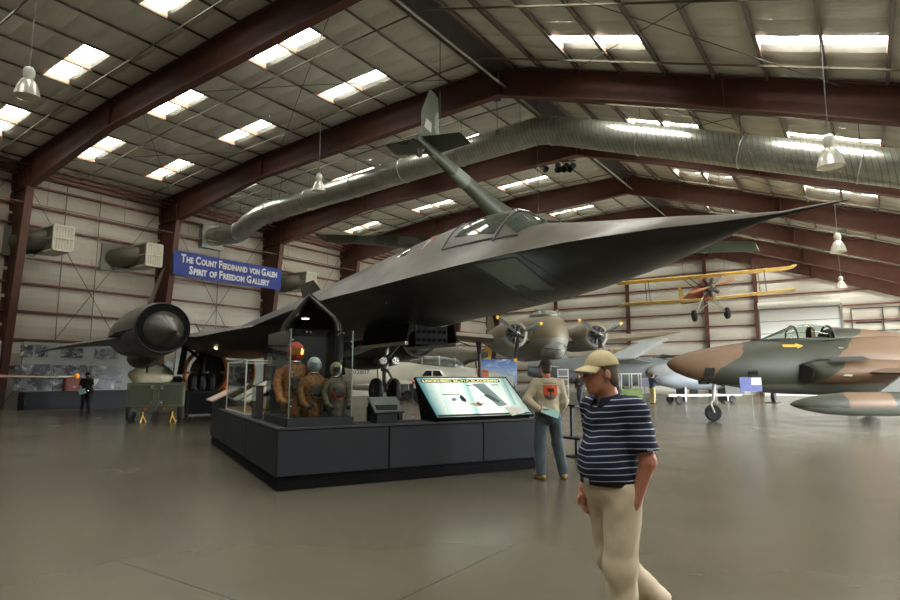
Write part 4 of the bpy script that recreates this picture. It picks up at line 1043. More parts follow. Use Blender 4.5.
for sg in (1,-1):
    yE = 2.72*sg
    m = fus([(-2.2,.66,.66,zc_),(-2.1,.84,.84,zc_),(-1.7,.94,.94,zc_),(-.9,.96,.96,zc_),(0,.85,.9,zc_-.05),(2,.7,.8,zc_-.1),(4,.35,.4,zc_)], 24); m.v = [V3((p.x, p.y+yE, p.z)) for p in m.v]
    na = obj('engine_nacelle', m, BB, bo, smooth=60)
    m = MB(); m.lathe([(.1,.0),(.64,.0),(.64,-.01),(.1,-.01)], (-2.205,yE,zc_), (1,0,0), 24); obj('cowl_opening', m, EDARK, na)
    for k in range(9):
        a = 2*PI*k/9; m = MB(); m.cyl((-2.23,yE+.2*math.cos(a),zc_+.2*math.sin(a)),(-2.23,yE+.55*math.cos(a),zc_+.55*math.sin(a)),.09,n=8); obj('engine_cylinder', m, pm('cylinder_grey', (48,45,40), .5, .4), na)
    m = MB(); m.lathe([(.03,-.5),(.16,-.4),(.22,0)], (-2.2,yE,zc_), (1,0,0), 14); obj('gear_housing', m, GREYM, na)
    propeller(na, (-2.75,yE,zc_), (1,0,0), 1.75, 3, PI+.12 if sg > 0 else PI+.05, w=.3)
    obj('wing', surf([((-.6,0,zc_-.35),(4.4,0,0),.7,(0,0,1)),((-.6,3.4*sg,zc_-.2),(4.2,0,0),.8,(0,0,1)),((.3,8.5*sg,zc_+.25),(2.8,0,0),.55,(0,0,1)),((1.7,11.2*sg,zc_+.62),(1.0,0,0),.14,(0,0,1)),((2.1,11.6*sg,zc_+.66),(.4,0,0),.04,(0,0,1))]), BB, bo, smooth=50)
    yE = 4.35*sg; m = MB(); m.cyl((.6,yE,zc_-.1),(.4,yE,zc_-1.2),.2,.13); m.cyl((.4,yE,zc_-1.2),(.2,yE,.5),.13,.1); gs = obj('main_gear', m, EDARK, bo)
    wheel((.2,yE,.5), (0,1,0), .5, .3, gs)
    obj('tailplane', surf([((11.8,.2*sg,zc_+.5),(2.2,0,0),.25,(0,0,1)),((12.6,4.2*sg,zc_+.6),(1.0,0,0),.1,(0,0,1))]), BB, bo, smooth=50)
obj('tail_fin', surf([((10.9,0,zc_+.6),(3.2,0,0),.3,(0,1,0)),((12.2,0,zc_+2.4),(1.9,0,0),.16,(0,1,0)),((12.7,0,zc_+2.9),(1.0,0,0),.06,(0,1,0))]), BB, bo, smooth=50)
gs = MB(); gs.cyl((12.8,0,zc_-.3),(13.0,0,.3),.06); gs = obj('tail_gear', gs, EDARK, bo); wheel((13.0,0,.28), (0,1,0), .28, .16, gs)

wp_ = on_floor(774, 403)
sw = thing('spare_wheel', 'lone black aircraft wheel on a short strut beyond the camouflaged jet', 'wheel', (wp_.x, wp_.y, 0), PSI)
m = MB(); m.lathe([(.02,0),(.5,0),(.5,.04),(.02,.04)], n=20); obj('wheel_pad', m, BLACK, sw)
wheel((0,0,.4), V3((.8,-.6,0)), .36, .24, sw)
m = MB(); m.tube([(0,.1,.4),(.05,.25,.75),(.05,.2,1.15)], .05, 8); obj('strut', m, BLACK, sw)
# --- yellow biplane hung from the roof
bc = at(706, 291, 27.0)
BPM = TR(bc) @ RZ(PSI + PI/2 - .12) @ Matrix.Rotation(-.075, 4, 'X') @ Matrix.Rotation(.03, 4, 'Y')
bi = thing('biplane', 'small yellow biplane hanging nose-on from the roof near the far wall', 'airplane', M=BPM)   # x aft, y picture-right, z up
BY = pm('biplane_yellow', (232,198,96), .45, 0, .1, 4); TUBE = pm('frame_tube', (88,82,72), .5, .3); BRED = pm('engine_red', (150,62,46), .5); CREAM = pm('wing_cream', (228,216,160), .5)
for z, x, sp in ((.7,-.35,3.72),(-.3,-.1,3.65)):
    for sg in ((1,-1) if z < 0 else (0,)):
        if sg == 0:
            m = surf([((x,-sp-.08,z+.02),(.45,0,0),.04,(0,0,1)),((x-.05,-sp,z),(.9,0,0),.13,(0,0,1)),((x-.05,0,z-.03),(.95,0,0),.14,(0,0,1)),((x-.05,sp,z),(.9,0,0),.13,(0,0,1)),((x,sp+.08,z+.02),(.45,0,0),.04,(0,0,1))]); nm = 'upper_wing'
        else:
            m = surf([((x-.05,.25*sg,z-.05),(.95,0,0),.14,(0,0,1)),((x-.05,sp*sg,z+.04),(.9,0,0),.13,(0,0,1)),((x,(sp+.08)*sg,z+.06),(.45,0,0),.04,(0,0,1))]); nm = 'lower_wing'
        wg = obj(nm, m, BY, bi, smooth=50)
        for q in ((1,-1) if sg == 0 else (sg,)):
            m = MB(); m.ell((x+.35, (sp+.09)*q, z+.05), (.4,.09,.07), 12, 7); obj('wing_tip', m, CREAM, wg)
for sg in (1,-1):
    for dx in (-.25,.45):
        m = MB(); m.cyl((dx,2.5*sg,.7),(dx+.1,2.5*sg,-.28),.02,n=6); obj('interplane_strut', m, TUBE, bi)
        m = MB(); m.cyl((dx,.75*sg,.66),(dx+.05,.28*sg,.22),.02,n=6); obj('cabane_strut', m, TUBE, bi)
    m = MB()
    m.cyl((-.25,.4*sg,-.25),(-.25,2.5*sg,.66),.006,n=4); m.cyl((-.25,.7*sg,.62),(-.25,2.5*sg,-.28),.006,n=4); m.cyl((.5,.4*sg,-.25),(.5,2.5*sg,.66),.006,n=4); obj('bracing_wire', m, TUBE, bi)
obj('fuselage', fus([(-.55,.2,.24,.05),(-.2,.3,.36,.05),(.6,.34,.4,.05),(1.6,.28,.34,.06),(3.2,.14,.2,.1),(4.2,.05,.1,.14)], 20, .85), BRED, bi, smooth=60)
m = MB(); m.lathe([(.05,-.22),(.2,-.2),(.24,0),(.2,.1)], (-.62,0,.05), (1,0,0), 16); en_ = obj('engine', m, EDARK, bi)
for k in range(7):
    a = 2*PI*k/7+.2; d = V3((0,math.cos(a),math.sin(a))); c0 = V3((-.62,0,.05))
    m = MB(); m.cyl(c0+d*.18, c0+d*.42, .075, .085, 10); obj('engine_cylinder', m, pm('cylinder_dark', (70,58,50), .5, .4), en_)
propeller(bi, (-.98,0,.05), (1,0,0), 1.02, 2, PI/2-.22, .08, pm('prop_tip_wood', (150,98,58), .4), pm('prop_wood', (150,98,58), .4), .15)
for sg in (1,-1):
    m = MB(); m.tube([(-.3,.22*sg,-.25),(-.2,.68*sg,-1.08)], .028, 6); m.tube([(.5,.22*sg,-.28),(-.2,.68*sg,-1.08)], .022, 6); m.tube([(-.2,.68*sg,-1.08),(-.1,-.1*sg,-.5)], .015, 6)
    gs = obj('landing_gear', m, pm('gear_white', (176,176,166)), bi); wheel((-.2,.7*sg,-1.1), (0,1,0), .26, .17, gs)
    obj('tailplane', surf([((3.6,.05*sg,.2),(.9,0,0),.06,(0,0,1)),((3.8,1.3*sg,.2),(.5,0,0),.03,(0,0,1))]), BY, bi, smooth=50)
obj('tail_fin', surf([((3.6,0,.2),(.9,0,0),.06,(0,1,0)),((4.0,0,1.0),(.5,0,0),.03,(0,1,0))]), BY, bi, smooth=50)
for sg in (1,-1):
    a = BPM @ V3((0,.9*sg,.72)); m = MB(); m.cyl(BPM.inverted() @ a, BPM.inverted() @ V3((a.x, a.y, zroof(a.x)-.15)), .008, n=5); obj('hanger_cable', m, RODM, bi)

# --- camouflaged powered glider hung nose down, tail towards the visitor
tl, wc = at(427, 148, 19.5), at(531, 246, 24.4)
axv = (tl-wc).normalized()                        # aft
wl_, wr_ = at(320, 238, 27.4), at(757, 246, 20.6)
sv = (wr_-wl_).normalized(); sv = (sv - axv*sv.dot(axv)).normalized(); upv = axv.cross(sv)
if upv.z < 0: upv = -upv
YOM = frame(axv, upv.cross(axv), upv, wc); YOI = YOM.inverted()
def yo_rules(t, o, w): return t.math('GREATER_THAN', t.noise(.42, 2, .4, t.coord('Object', (1,1,1), (0,.3,.5))), .52)
YOC = camo('grey_green_camouflage', yo_rules, (54,62,50), (104,112,102), zgrey=-99)
yo = thing('observation_plane', 'grey and green camouflaged slender airplane hanging tail-up behind the black jet', 'airplane', M=YOM)
LT = (tl-wc).length
obj('fuselage', fus([(-2.9,.1,.1,.1),(-2.4,.42,.42,.1),(-1.2,.55,.62,.12),(.2,.58,.72,.15),(1.4,.46,.58,.12),(2.6,.34,.42,.1),(4.2,.25,.3,.08),(LT,.15,.19,.05),(LT+.55,.06,.1,.05)], 24), YOC, yo, smooth=60)
m = fus([(-1.0,.1,.05,.7),(-.4,.4,.4,.75),(.8,.4,.42,.78),(1.9,.12,.1,.62)]); obj('canopy', m, DARKGLASS, yo, smooth=60)
for nm_, tp_ in (('wing', wl_), ('wing', wr_)):
    q = YOI @ tp_; sg = 1 if q.y > 0 else -1
    obj(nm_, surf([((-.5,.3*sg,-.3),(1.5,0,0),.24,(0,0,1)),((q.x*.5-.5,q.y*.5,q.z*.5-.12),(1.2,0,0),.18,(0,0,1)),((q.x-.4,q.y-.02*sg,q.z),(.75,0,0),.1,(0,0,1)),((q.x-.3,q.y,q.z),(.5,0,0),.03,(0,0,1))]), YOC, yo, smooth=50)
srt = 1 if (YOM.to_3x3() @ V3((0,1,0))).dot(RT) > 0 else -1
for sg in (1,-1):
    ts = 1.5 if sg == srt else 1.75; tz = .2-.2*sg*srt
    obj('tailplane', surf([((LT-.55,.06*sg,.16),(.95,0,0),.11,(0,0,1)),((LT-.35,ts*sg,tz),(.62,0,0),.06,(0,0,1)),((LT-.25,(ts+.04)*sg,tz),(.4,0,0),.02,(0,0,1))]), YOC, yo, smooth=50)
fin = obj('tail_fin', surf([((LT-1.1,0,.1),(1.45,0,0),.16,(0,1,0)),((LT-.3,0,1.0),(.95,0,0),.1,(0,1,0)),((LT+.05,0,1.95),(.5,0,0),.06,(0,1,0)),((LT+.2,0,2.0),(.25,0,0),.02,(0,1,0))]), YOC, yo, smooth=50)
m = MB(); m.box((LT+.15,0,.72),(.5,.1,.34)); obj('rudder_panel', m, pm('rudder_pale', (150,152,142), .5), fin, smooth=0)
m = MB(); m.cyl((LT+.1,0,-.1),(LT+.25,0,-.35),.03); gs = obj('tail_gear', m, GREYM, yo); wheel((LT+.28,0,-.38), (0,1,0), .15, .08, gs)
for sg in (1,-1):
    m = MB(); m.ell((1.7,.36*sg,-.1), (.5,.12,.16), 14, 8); obj('fuselage_blister', m, pm('blister_pale', (156,160,146), .5), yo)
for x in (LT-.6, -.6):
    a = YOM @ V3((x,0,.3)); m = MB(); m.cyl(YOI @ a, YOI @ V3((a.x, a.y, zroof(a.x)-.15)), .012, n=5); obj('hanger_cable', m, RODM, yo)

# --- white training jet beyond the nose wheels
wj_n = at(512, 378, 42.5); WJ_RZ = PSI + PI + .1
wj = thing('trainer_jet', 'white jet with orange nose stripe parked beyond the black jet nose wheels', 'airplane', (wj_n.x, wj_n.y, 0), WJ_RZ)   # x aft = picture-left
WJ = pm('jet_white', (206,202,184), .4, 0, .06, 3); WJO = pm('jet_orange', (196,104,72), .45)
obj('fuselage', fus([(0,.03,.03,1.45),(.4,.22,.2,1.48),(1.2,.42,.4,1.5),(2.4,.6,.62,1.5),(4.2,.75,.86,1.5),(6.2,.85,1.02,1.5),(8.5,.9,1.05,1.55),(11,.8,.95,1.6),(13,.55,.7,1.65),(14,.4,.45,1.7)], 24), WJ, wj, smooth=60)
m = fus([(1.75,.52,.36,1.68),(2.4,.615,.48,1.68),(2.6,.625,.5,1.68)]); obj('nose_stripe', m, WJO, wj, smooth=60)
m = fus([(3.4,.15,.1,2.25),(4.0,.4,.5,2.3),(5.2,.45,.62,2.4),(6.4,.42,.55,2.45),(7.2,.2,.2,2.5)]); cp = obj('canopy', m, pm('canopy_pale', (120,126,116), .1, 0, .3, 3, .8), wj, smooth=60)
for x in (4.1, 5.2, 6.4):
    m = MB(); w_, h_ = {4.1:(.42,.52),5.2:(.46,.63),6.4:(.43,.56)}[x]; m.tube([(x,w_*math.cos(a),2.3+(x-4)*.06+h_*math.sin(a)) for a in np.linspace(0,PI,11)], .05, 6); obj('canopy_bow', m, WJ, cp)
for sg in (1,-1):
    m = MB(); m.ell((6.4,.95*sg,1.25), (1.0,.35,.5), 16, 9); it = obj('air_intake', m, WJ, wj)
    m = MB(); m.prism([(5.15,1.15),(5.9,1.62),(5.9,.85)], (0,.06,0), (0,1.22*sg,0), (1,0,0), (0,0,1)); obj('intake_warning', m, WJO, it, smooth=0)
    obj('wing', surf([((6.0,.7*sg,1.15),(3.4,0,0),.36,(0,0,1)),((8.4,3.4*sg,1.08),(2.0,0,0),.2,(0,0,1)),((9.6,4.8*sg,1.06),(1.2,0,0),.1,(0,0,1)),((9.9,4.95*sg,1.06),(.7,0,0),.03,(0,0,1))]), WJ, wj, smooth=50)
    obj('tailplane', surf([((11.8,.3*sg,2.2),(1.8,0,0),.18,(0,0,1)),((13.2,2.2*sg,2.2),(.9,0,0),.08,(0,0,1))]), WJ, wj, smooth=50)
    m = MB(); m.cyl((7.4,1.5*sg,1.05),(7.4,1.5*sg,.35),.06); gs = obj('main_gear', m, GREYM, wj); wheel((7.4,1.55*sg,.34), (0,1,0), .34, .2, gs)
m = MB(); m.cyl((2.6,0,1.0),(2.5,0,.3),.05); gs = obj('nose_gear', m, GREYM, wj); wheel((2.5,0,.26), (0,1,0), .26, .14, gs)
obj('tail_fin', surf([((10.8,0,2.3),(2.9,0,0),.26,(0,1,0)),((12.8,0,4.2),(1.4,0,0),.1,(0,1,0))]), WJ, wj, smooth=50)
M_ = frame((-1,0,0), (0,0,1), (0,1,0), (11.1,.83,1.75))
text('hull_lettering', '02807', pm('lettering_dark', (52,50,44)), wj, M_, .26, 1.1, .006)
# --- white service vehicle behind the panel
wv = at(432, 375, 36.5)
sv_ = thing('service_car', 'small white car with red lower stripe just above the backlit panel', 'car', (wv.x, wv.y, 0), PSI)
CW = pm('car_white', (222,220,210), .35); sv_.scale = (1.15,1.15,1.15)
m = MB(); m.prism([(-.95,.75),(-.95,1.3),(-.6,1.36),(-.35,1.74),(.45,1.74),(.7,1.34),(1.0,1.26),(1.0,.75)], (0,1.3,0), (0,-.65,0), (1,0,0), (0,0,1)); obj('body', m, CW, sv_, smooth=0, bevel=.05)
m = MB(); m.prism([(-.5,1.4),(-.3,1.68),(.0,1.68),(.0,1.4)], (0,1.34,0), (0,-.67,0), (1,0,0), (0,0,1)); obj('window', m, DARKGLASS, sv_, smooth=0)
m = MB(); m.prism([(.08,1.4),(.08,1.68),(.4,1.68),(.58,1.4)], (0,1.34,0), (0,-.67,0), (1,0,0), (0,0,1)); obj('window', m, DARKGLASS, sv_, smooth=0)
m = MB(); m.bb((-1.0,-.68,1.0),(1.02,.68,1.12)); obj('red_stripe', m, RED, sv_, smooth=0)
m = MB(); m.bb((-.9,-.6,.3),(.95,.6,.8)); obj('chassis', m, BLACK, sv_, smooth=0)
for x in (-.6,.65):
    for y in (-.6,.6): wheel((x,y,.33), (0,1,0), .33, .2, sv_, 'tyre')
# --- helicopter beyond
hc = at(432, 347, 49)
he = thing('helicopter', 'grey helicopter with drooping rotor blades and yellow tail pylon beyond the white jet', 'helicopter', (hc.x, hc.y, 0), PSI + .12)
HG = pm('helicopter_grey', (96,92,78), .5, 0, .2, 3); zc_ = 3.0
obj('fuselage', fus([(-3.2,.1,.2,zc_-.4),(-2.9,.7,.8,zc_-.4),(-1.6,.95,1.25,zc_-.3),(.4,.95,1.3,zc_-.2),(2,.8,1.05,zc_),(3.0,.4,.55,zc_+.2),(4.6,.22,.3,zc_+.4)], 20, .9), HG, he, smooth=60)
m = fus([(-2.9,.3,.2,zc_+.5),(-2.2,.7,.5,zc_+.55),(-1.2,.8,.6,zc_+.6),(-.4,.5,.3,zc_+.7)]); obj('cockpit_glass', m, DARKGLASS, he, smooth=60)
m = MB(); m.cyl((-.2,0,zc_+.9),(-.2,0,zc_+1.9),.16,.1); m.cyl((-.2,0,zc_+1.75),(-.2,0,zc_+1.95),.35); obj('rotor_mast', m, EDARK, he)
for k in range(4):
    a = .45+PI/2*k; d = V3((math.cos(a), math.sin(a), 0)); s_ = V3((-d.y, d.x, 0)); c0 = V3((-.2,0,zc_+1.85)); m = MB()
    m.loft([[c0+d*r+V3((0,0,-.7*(r/4.0)**2))+s_*x+V3((0,0,y)) for x, y in ((-.2,0),(0,.05),(.2,0),(0,-.04))] for r in np.linspace(.3,4.0,9)]); obj('rotor_blade', m, pm('rotor_grey', (84,84,74), .5), he, smooth=60)
m = MB(); m.prism([(3.9,zc_-1.2),(4.7,zc_-1.2),(5.0,zc_+1.0),(4.4,zc_+1.1)], (0,.2,0), (0,-.1,0), (1,0,0), (0,0,1)); m_ = obj('tail_pylon', m, pm('pylon_yellow', (196,160,66), .5), he, smooth=0); 
for k in range(4):
    a = .3+PI/2*k; m = MB(); c0 = V3((4.8,.25,zc_+.9)); m.loft([[c0+V3((math.cos(a),0,math.sin(a)))*r + V3((-math.sin(a),0,math.cos(a)))*x+V3((0,y,0)) for x,y in ((-.09,0),(0,.03),(.09,0),(0,-.03))] for r in (.05,1.15)]); obj('tail_rotor_blade', m, EDARK, m_, smooth=60)
m = MB(); m.ell((-1.0,1.0,zc_-.5), (.5,.2,.25), 14, 8); obj('red_panel', m, pm('heli_red', (120,70,56), .5), he)
for y in (-1.1,1.1):
    m = MB(); m.cyl((-1.4,y*.8,zc_-1.2),(-1.4,y,.4),.08); gs = obj('landing_gear', m, EDARK, he); wheel((-1.4,y,.38), (0,1,0), .38, .2, gs)
m = MB(); m.cyl((3.6,0,zc_+.1),(3.8,0,.3),.06); gs = obj('tail_gear', m, EDARK, he); wheel((3.8,0,.25), (0,1,0), .25, .12, gs)

# --- big grey attack jet in the right background
gj_o = at(715, 368, 50); gj = thing('grey_jet', 'light grey jet with raised wing panels behind the walking man', 'airplane', (gj_o.x, gj_o.y, 0), PSI+PI-.12)
GJ = pm('jet_grey', (134,138,136), .45, 0, .1, 2); GJD = pm('jet_grey_dark', (94,98,98), .5, 0, .1, 2)
obj('fuselage', fus([(0,.05,.05,1.9),(.4,.35,.35,1.9),(1.4,.7,.75,1.85),(3,.95,1.05,1.9),(5,1.15,1.2,2.0),(8,1.25,1.25,2.05),(11,1.1,1.15,2.1),(14,.8,.85,2.2),(15.5,.6,.6,2.2)], 24, .85), GJD, gj, smooth=60)
m = fus([(2.0,.2,.1,2.75),(2.8,.5,.5,2.8),(4.2,.5,.55,2.9),(5.4,.2,.2,2.9)]); obj('canopy', m, DARKGLASS, gj, smooth=60)
for sg in (1,-1):
    obj('wing', surf([((5.0,.9*sg,2.7),(4.0,0,0),.4,(0,0,1)),((6.6,2.6*sg,2.9),(2.8,0,0),.3,(0,0,1)),((7.2,3.2*sg,3.0),(2.4,0,0),.25,(0,0,1))]), GJ, gj, smooth=50)
    obj('folded_wing_panel', surf([((7.0,3.2*sg,3.0),(2.5,0,0),.25,(0,1,.4)),((4.4,2.6*sg,4.5),(1.7,0,0),.15,(0,1,.4)),((4.2,2.5*sg,4.6),(1.3,0,0),.05,(0,1,.4))]), GJ, gj, smooth=50)
    m = MB(); m.bb((6.7,2.6*sg-.35,3.0),(9.0,2.6*sg+.35,3.75)); fj = obj('fold_joint', m, pm('fold_bronze', (124,104,68), .5, .3, .35, 9), gj, smooth=0, bevel=.05)
    m = MB(); m.ell((4.2,1.25*sg,1.9), (1.6,.4,.75), 16, 9); obj('air_intake', m, GJ, gj)
    m = MB(); m.cyl((8,1.6*sg,1.2),(8,1.6*sg,.4),.1); gs = obj('main_gear', m, GREYM, gj); wheel((8,1.65*sg,.42), (0,1,0), .42, .26, gs)
    obj('tailplane', surf([((12.6,.6*sg,2.4),(2.4,0,0),.2,(0,0,1)),((14.2,3.0*sg,2.4),(1.1,0,0),.08,(0,0,1))]), GJ, gj, smooth=50)
m = MB(); m.cyl((1.9,0,1.2),(1.8,0,.3),.07); gs = obj('nose_gear', m, GREYM, gj); wheel((1.8,.14,.32), (0,1,0), .32, .14, gs); wheel((1.8,-.14,.32), (0,1,0), .32, .14, gs)
obj('tail_fin', surf([((11.6,0,2.8),(3.2,0,0),.28,(0,1,0)),((13.8,0,5.0),(1.4,0,0),.1,(0,1,0))]), GJ, gj, smooth=50)
# low grey jet nose to the right of it, under the camouflaged nose
kn = at(700, 372, 36); 
gk = thing('missile_body', 'pale blue-grey finned missile on a low cradle left of the camouflaged jet nose', 'missile', (kn.x, kn.y, 0), PSI+.3)
obj('body', fus([(-3.2,.05,.05,1.35),(-2.8,.3,.3,1.35),(-1.8,.55,.5,1.35),(0,.65,.6,1.4),(2.5,.6,.55,1.4),(4.4,.3,.3,1.4)], 20), pm('missile_grey', (128,136,142), .45, 0, .1, 2), gk, smooth=60)
m = MB()
for x in (-1.4, 1.6):
    m = MB(); m.bb((x-.06,-.4,.12),(x+.06,.4,.95)); obj('cradle', m, GREYM, gk, smooth=0)
m = MB(); m.bb((-2.6,-.42,.42),(2.6,.42,.54)); ch = obj('trolley', m, pm('trolley_white', (190,190,182)), gk, smooth=0)
for x in (-1.9,1.9):
    for y in (-.4,.4): wheel((x,y,.24), (0,1,0), .24, .14, ch)
for sg in (1,-1): obj('fin', surf([((2.2,.5*sg,1.4),(1.8,0,0),.1,(0,0,1)),((3.4,1.5*sg,1.4),(.9,0,0),.05,(0,0,1))]), GJ, gk, smooth=50)
obj('fin', surf([((2.2,0,1.8),(1.8,0,0),.1,(0,1,0)),((3.4,0,2.6),(.8,0,0),.05,(0,1,0))]), GJ, gk, smooth=50)

# --- wing of an aircraft that stands outside the picture on the left
wt = at(66, 377, 20.0); WTM = TR((wt.x, wt.y, 0)) @ RZ(PSI + PI + .12)
wi = thing('red_wing', 'thin red-topped wing with an orange ball tip reaching in from the left edge', 'aircraft wing', M=WTM)
m = surf([((.1,-.3,wt.z-.02),(0,.6,0),.05,(0,0,1)),((1.6,-.5,wt.z),(0,.9,0),.13,(0,0,1)),((6.5,-.8,wt.z+.12),(0,1.3,0),.26,(0,0,1))]); obj('wing_panel', m, two_tone('wing_red_grey', (140,62,48), (150,146,128), wt.z+.02, .05), wi, smooth=50)
m = MB(); m.cyl((.35,-.25,wt.z),(-.1,-.3,wt.z+.02),.03,.02,8); obj('tip_probe', m, WHITE, wi)
m = MB(); m.ell((-.2,-.3,wt.z+.03), (.085,.085,.09), 14, 9); obj('orange_tip_light', m, pm('tip_orange', (240,150,30), .4), wi)
for y in (-.35,.35):
    m = MB(); m.cyl((6.0,y,0),(6.0,y*.6,wt.z),.05); obj('trestle_leg', m, GREYM, wi)

# --- far exhibits: mural, glass kiosk, signs
mp = at(500, 371, 48)
mu = thing('sky_mural', 'blue sky picture board standing far behind the backlit panel', 'picture board', (mp.x, mp.y, 0), PSI)
t = NT('sky_print'); s_ = t.n('ShaderNodeSeparateXYZ'); t.l(t.coord(), s_.inputs[0])
c = t.ramp(t.math('DIVIDE', s_.outputs[2], 3.2), [(.3, lin((150,160,170))), (.55, lin((150,176,206))), (1., lin((54,92,168)))])
c = t.mix(t.ramp(t.noise(1.2, 5, .6, t.coord('Object', (1,1,2.5))), [(.52, 0.), (.7, 1.)]), c, lin((206,212,214))); t.set(.5, 0, .3, c)
m = MB(); m.bb((-1.5,0,.9),(1.35,.06,2.95)); obj('picture', m, t.m, mu, smooth=0)
for x in (-1.3,1.15):
    m = MB(); m.bb((x-.05,.0,0),(x+.05,.1,.95)); obj('leg', m, GREYM, mu, smooth=0)
bl = at(495, 384, 40)
def board(name, label, p, w, h, z0, mat, rz=PSI):
    b = thing(name, label, 'sign', (p.x, p.y, 0), rz)
    m = MB(); m.bb((-w/2,-.02,z0),(w/2,.02,z0+h)); obj('sign_board', m, mat, b, smooth=0)
    m = MB(); m.bb((-.03,0,0),(.03,.05,z0+.05)); obj('post', m, GREYM, b, smooth=0)
    m = MB(); m.bb((-.2,-.15,0),(.2,.2,.02)); obj('foot', m, GREYM, b, smooth=0)
    return b
board('info_sign', 'pale lavender sign on a post between the glass kiosk and the photographing man', on_floor(645, 403), .62, .55, .95, pm('lavender', (160,158,190), .5))
board('info_sign', 'small white sign left of the standing visitor above the panel corner', on_floor(508, 400), .7, .6, 1.0, pm('pale_sign', (206,206,200)))
kp = on_floor(631, 404)
ki = thing('glass_kiosk', 'white framed glass kiosk with green base right of the walking man', 'display case', (kp.x, kp.y, 0), PSI-.1)
m = MB(); m.bb((-.6,-.4,0),(.6,.4,.85)); obj('green_base', m, pm('kiosk_green', (116,138,84), .5), ki, smooth=0)
m = MB()
for x in (-.58,0,.52):
    for y in (-.38,.34): m.bb((x,y,.85),(x+.05,y+.05,1.75))
m.bb((-.6,-.4,1.7),(.6,.4,1.78)); obj('white_frame', m, WHITE, ki, smooth=0)
m = MB(); m.bb((-.57,-.37,.86),(.57,.37,1.7)); obj('glass', m, GLASS, ki, smooth=0)
kp = on_floor(566, 402)
ki = thing('white_stand', 'white display frames standing between the standing visitor and the walking man', 'display stand', (kp.x, kp.y, 0), PSI-.1)
for z in (.3,.95,1.55):
    m = MB(); m.bb((-.5,-.02,z),(.2,.03,z+.5)); fr = obj('frame_border', m, WHITE, ki, smooth=0)
    m = MB(); m.bb((-.42,-.035,z+.07),(.12,-.02,z+.43)); obj('picture', m, pm('grey_picture', (120,126,128)), fr, smooth=0)
for x in (-.5,.16):
    m = MB(); m.bb((x,-.02,0),(x+.05,.03,2.05)); obj('post', m, WHITE, ki, smooth=0)
# ================================================================ PEOPLE
def surfnet(fn, lo, hi, h):
    lo = np.array(lo, float); hi = np.array(hi, float); n = np.ceil((hi-lo)/h).astype(int)+1
    ax = [lo[i]+h*np.arange(n[i]) for i in range(3)]
    X, Y, Z = np.meshgrid(*ax, indexing='ij'); F = fn(np.stack([X, Y, Z], -1)).astype(np.float32)
    ins = F < 0; nc = n-1
    c = [(i, j, k) for i in (0,1) for j in (0,1) for k in (0,1)]
    sl = lambda a, o: a[o[0]:o[0]+nc[0], o[1]:o[1]+nc[1], o[2]:o[2]+nc[2]]
    cnt = sum(sl(ins, o).astype(int) for o in c); act = (cnt > 0) & (cnt < 8)
    idx = -np.ones(nc, int); ii = np.argwhere(act); idx[act] = np.arange(len(ii))
    P = np.zeros((len(ii), 3)); W = np.zeros(len(ii))
    for a in c:
        for d in range(3):
            if a[d]: continue
            b = list(a); b[d] = 1
            fa = F[ii[:,0]+a[0], ii[:,1]+a[1], ii[:,2]+a[2]]; fb = F[ii[:,0]+b[0], ii[:,1]+b[1], ii[:,2]+b[2]]
            s = (fa < 0) != (fb < 0); t = np.where(s, fa/np.where(s, fa-fb, 1), 0)
            p = np.array(a, float)[None].repeat(len(ii), 0); p[:, d] = t
            P += p*s[:, None]; W += s
    V = lo + h*(ii + P/W[:, None]); fs = []
    for d in range(3):
        e = [(d+1) % 3, (d+2) % 3]
        s0 = [slice(None)]*3; s1 = [slice(None)]*3; s0[d] = slice(0, -1); s1[d] = slice(1, None)
        ch = ins[tuple(s0)] != ins[tuple(s1)]; q = np.argwhere(ch)
        q = q[(q[:, e[0]] > 0) & (q[:, e[1]] > 0) & (q[:, e[0]] < nc[e[0]]) & (q[:, e[1]] < nc[e[1]])]
        o0 = np.zeros(3, int); o0[e[0]] = 1; o1 = np.zeros(3, int); o1[e[1]] = 1
        g = lambda q_: idx[q_[:, 0], q_[:, 1], q_[:, 2]]
        quad = np.stack([g(q-o0-o1), g(q-o1), g(q), g(q-o0)], 1)
        flip = ~ins[q[:, 0], q[:, 1], q[:, 2]]; quad[flip] = quad[flip][:, ::-1]; fs.append(quad)
    m = MB(); m.v = [V3(p) for p in V]; m.f = [tuple(int(x) for x in r) for r in np.concatenate(fs)]
    return m
def d_cap(p, a, b, ra, rb):
    a, b = np.array(a, float), np.array(b, float); ba = b-a
    h = np.clip(((p-a)@ba)/(ba@ba), 0, 1); return np.linalg.norm(p-a-h[..., None]*ba, axis=-1) - (ra+(rb-ra)*h)
def d_cut(p, a, b, ra, rb, e=.02):         # capsule trimmed flat at b
    a_, b_ = np.array(a, float), np.array(b, float); d = (b_-a_)/np.linalg.norm(b_-a_)
    return np.maximum(d_cap(p, a_, b_+d*.08, ra, rb), (p-b_)@d)
def d_ell(p, c, r, R=None):
    q = p-np.array(c, float)
    if R is not None: q = q@np.array(R)
    r = np.array(r, float); k0 = np.linalg.norm(q/r, axis=-1); k1 = np.linalg.norm(q/(r*r), axis=-1)
    return k0*(k0-1)/np.maximum(k1, 1e-6)
def smin(a, b, k):
    h = np.clip(.5+.5*(b-a)/k, 0, 1); return b+(a-b)*h - k*h*(1-h)
def sunion(ds, k=.02):
    r = ds[0]
    for d in ds[1:]: r = smin(r, d, k)
    return r
def yawR(a): c, s = math.cos(a), math.sin(a); return np.array([[c,-s,0],[s,c,0],[0,0,1]])

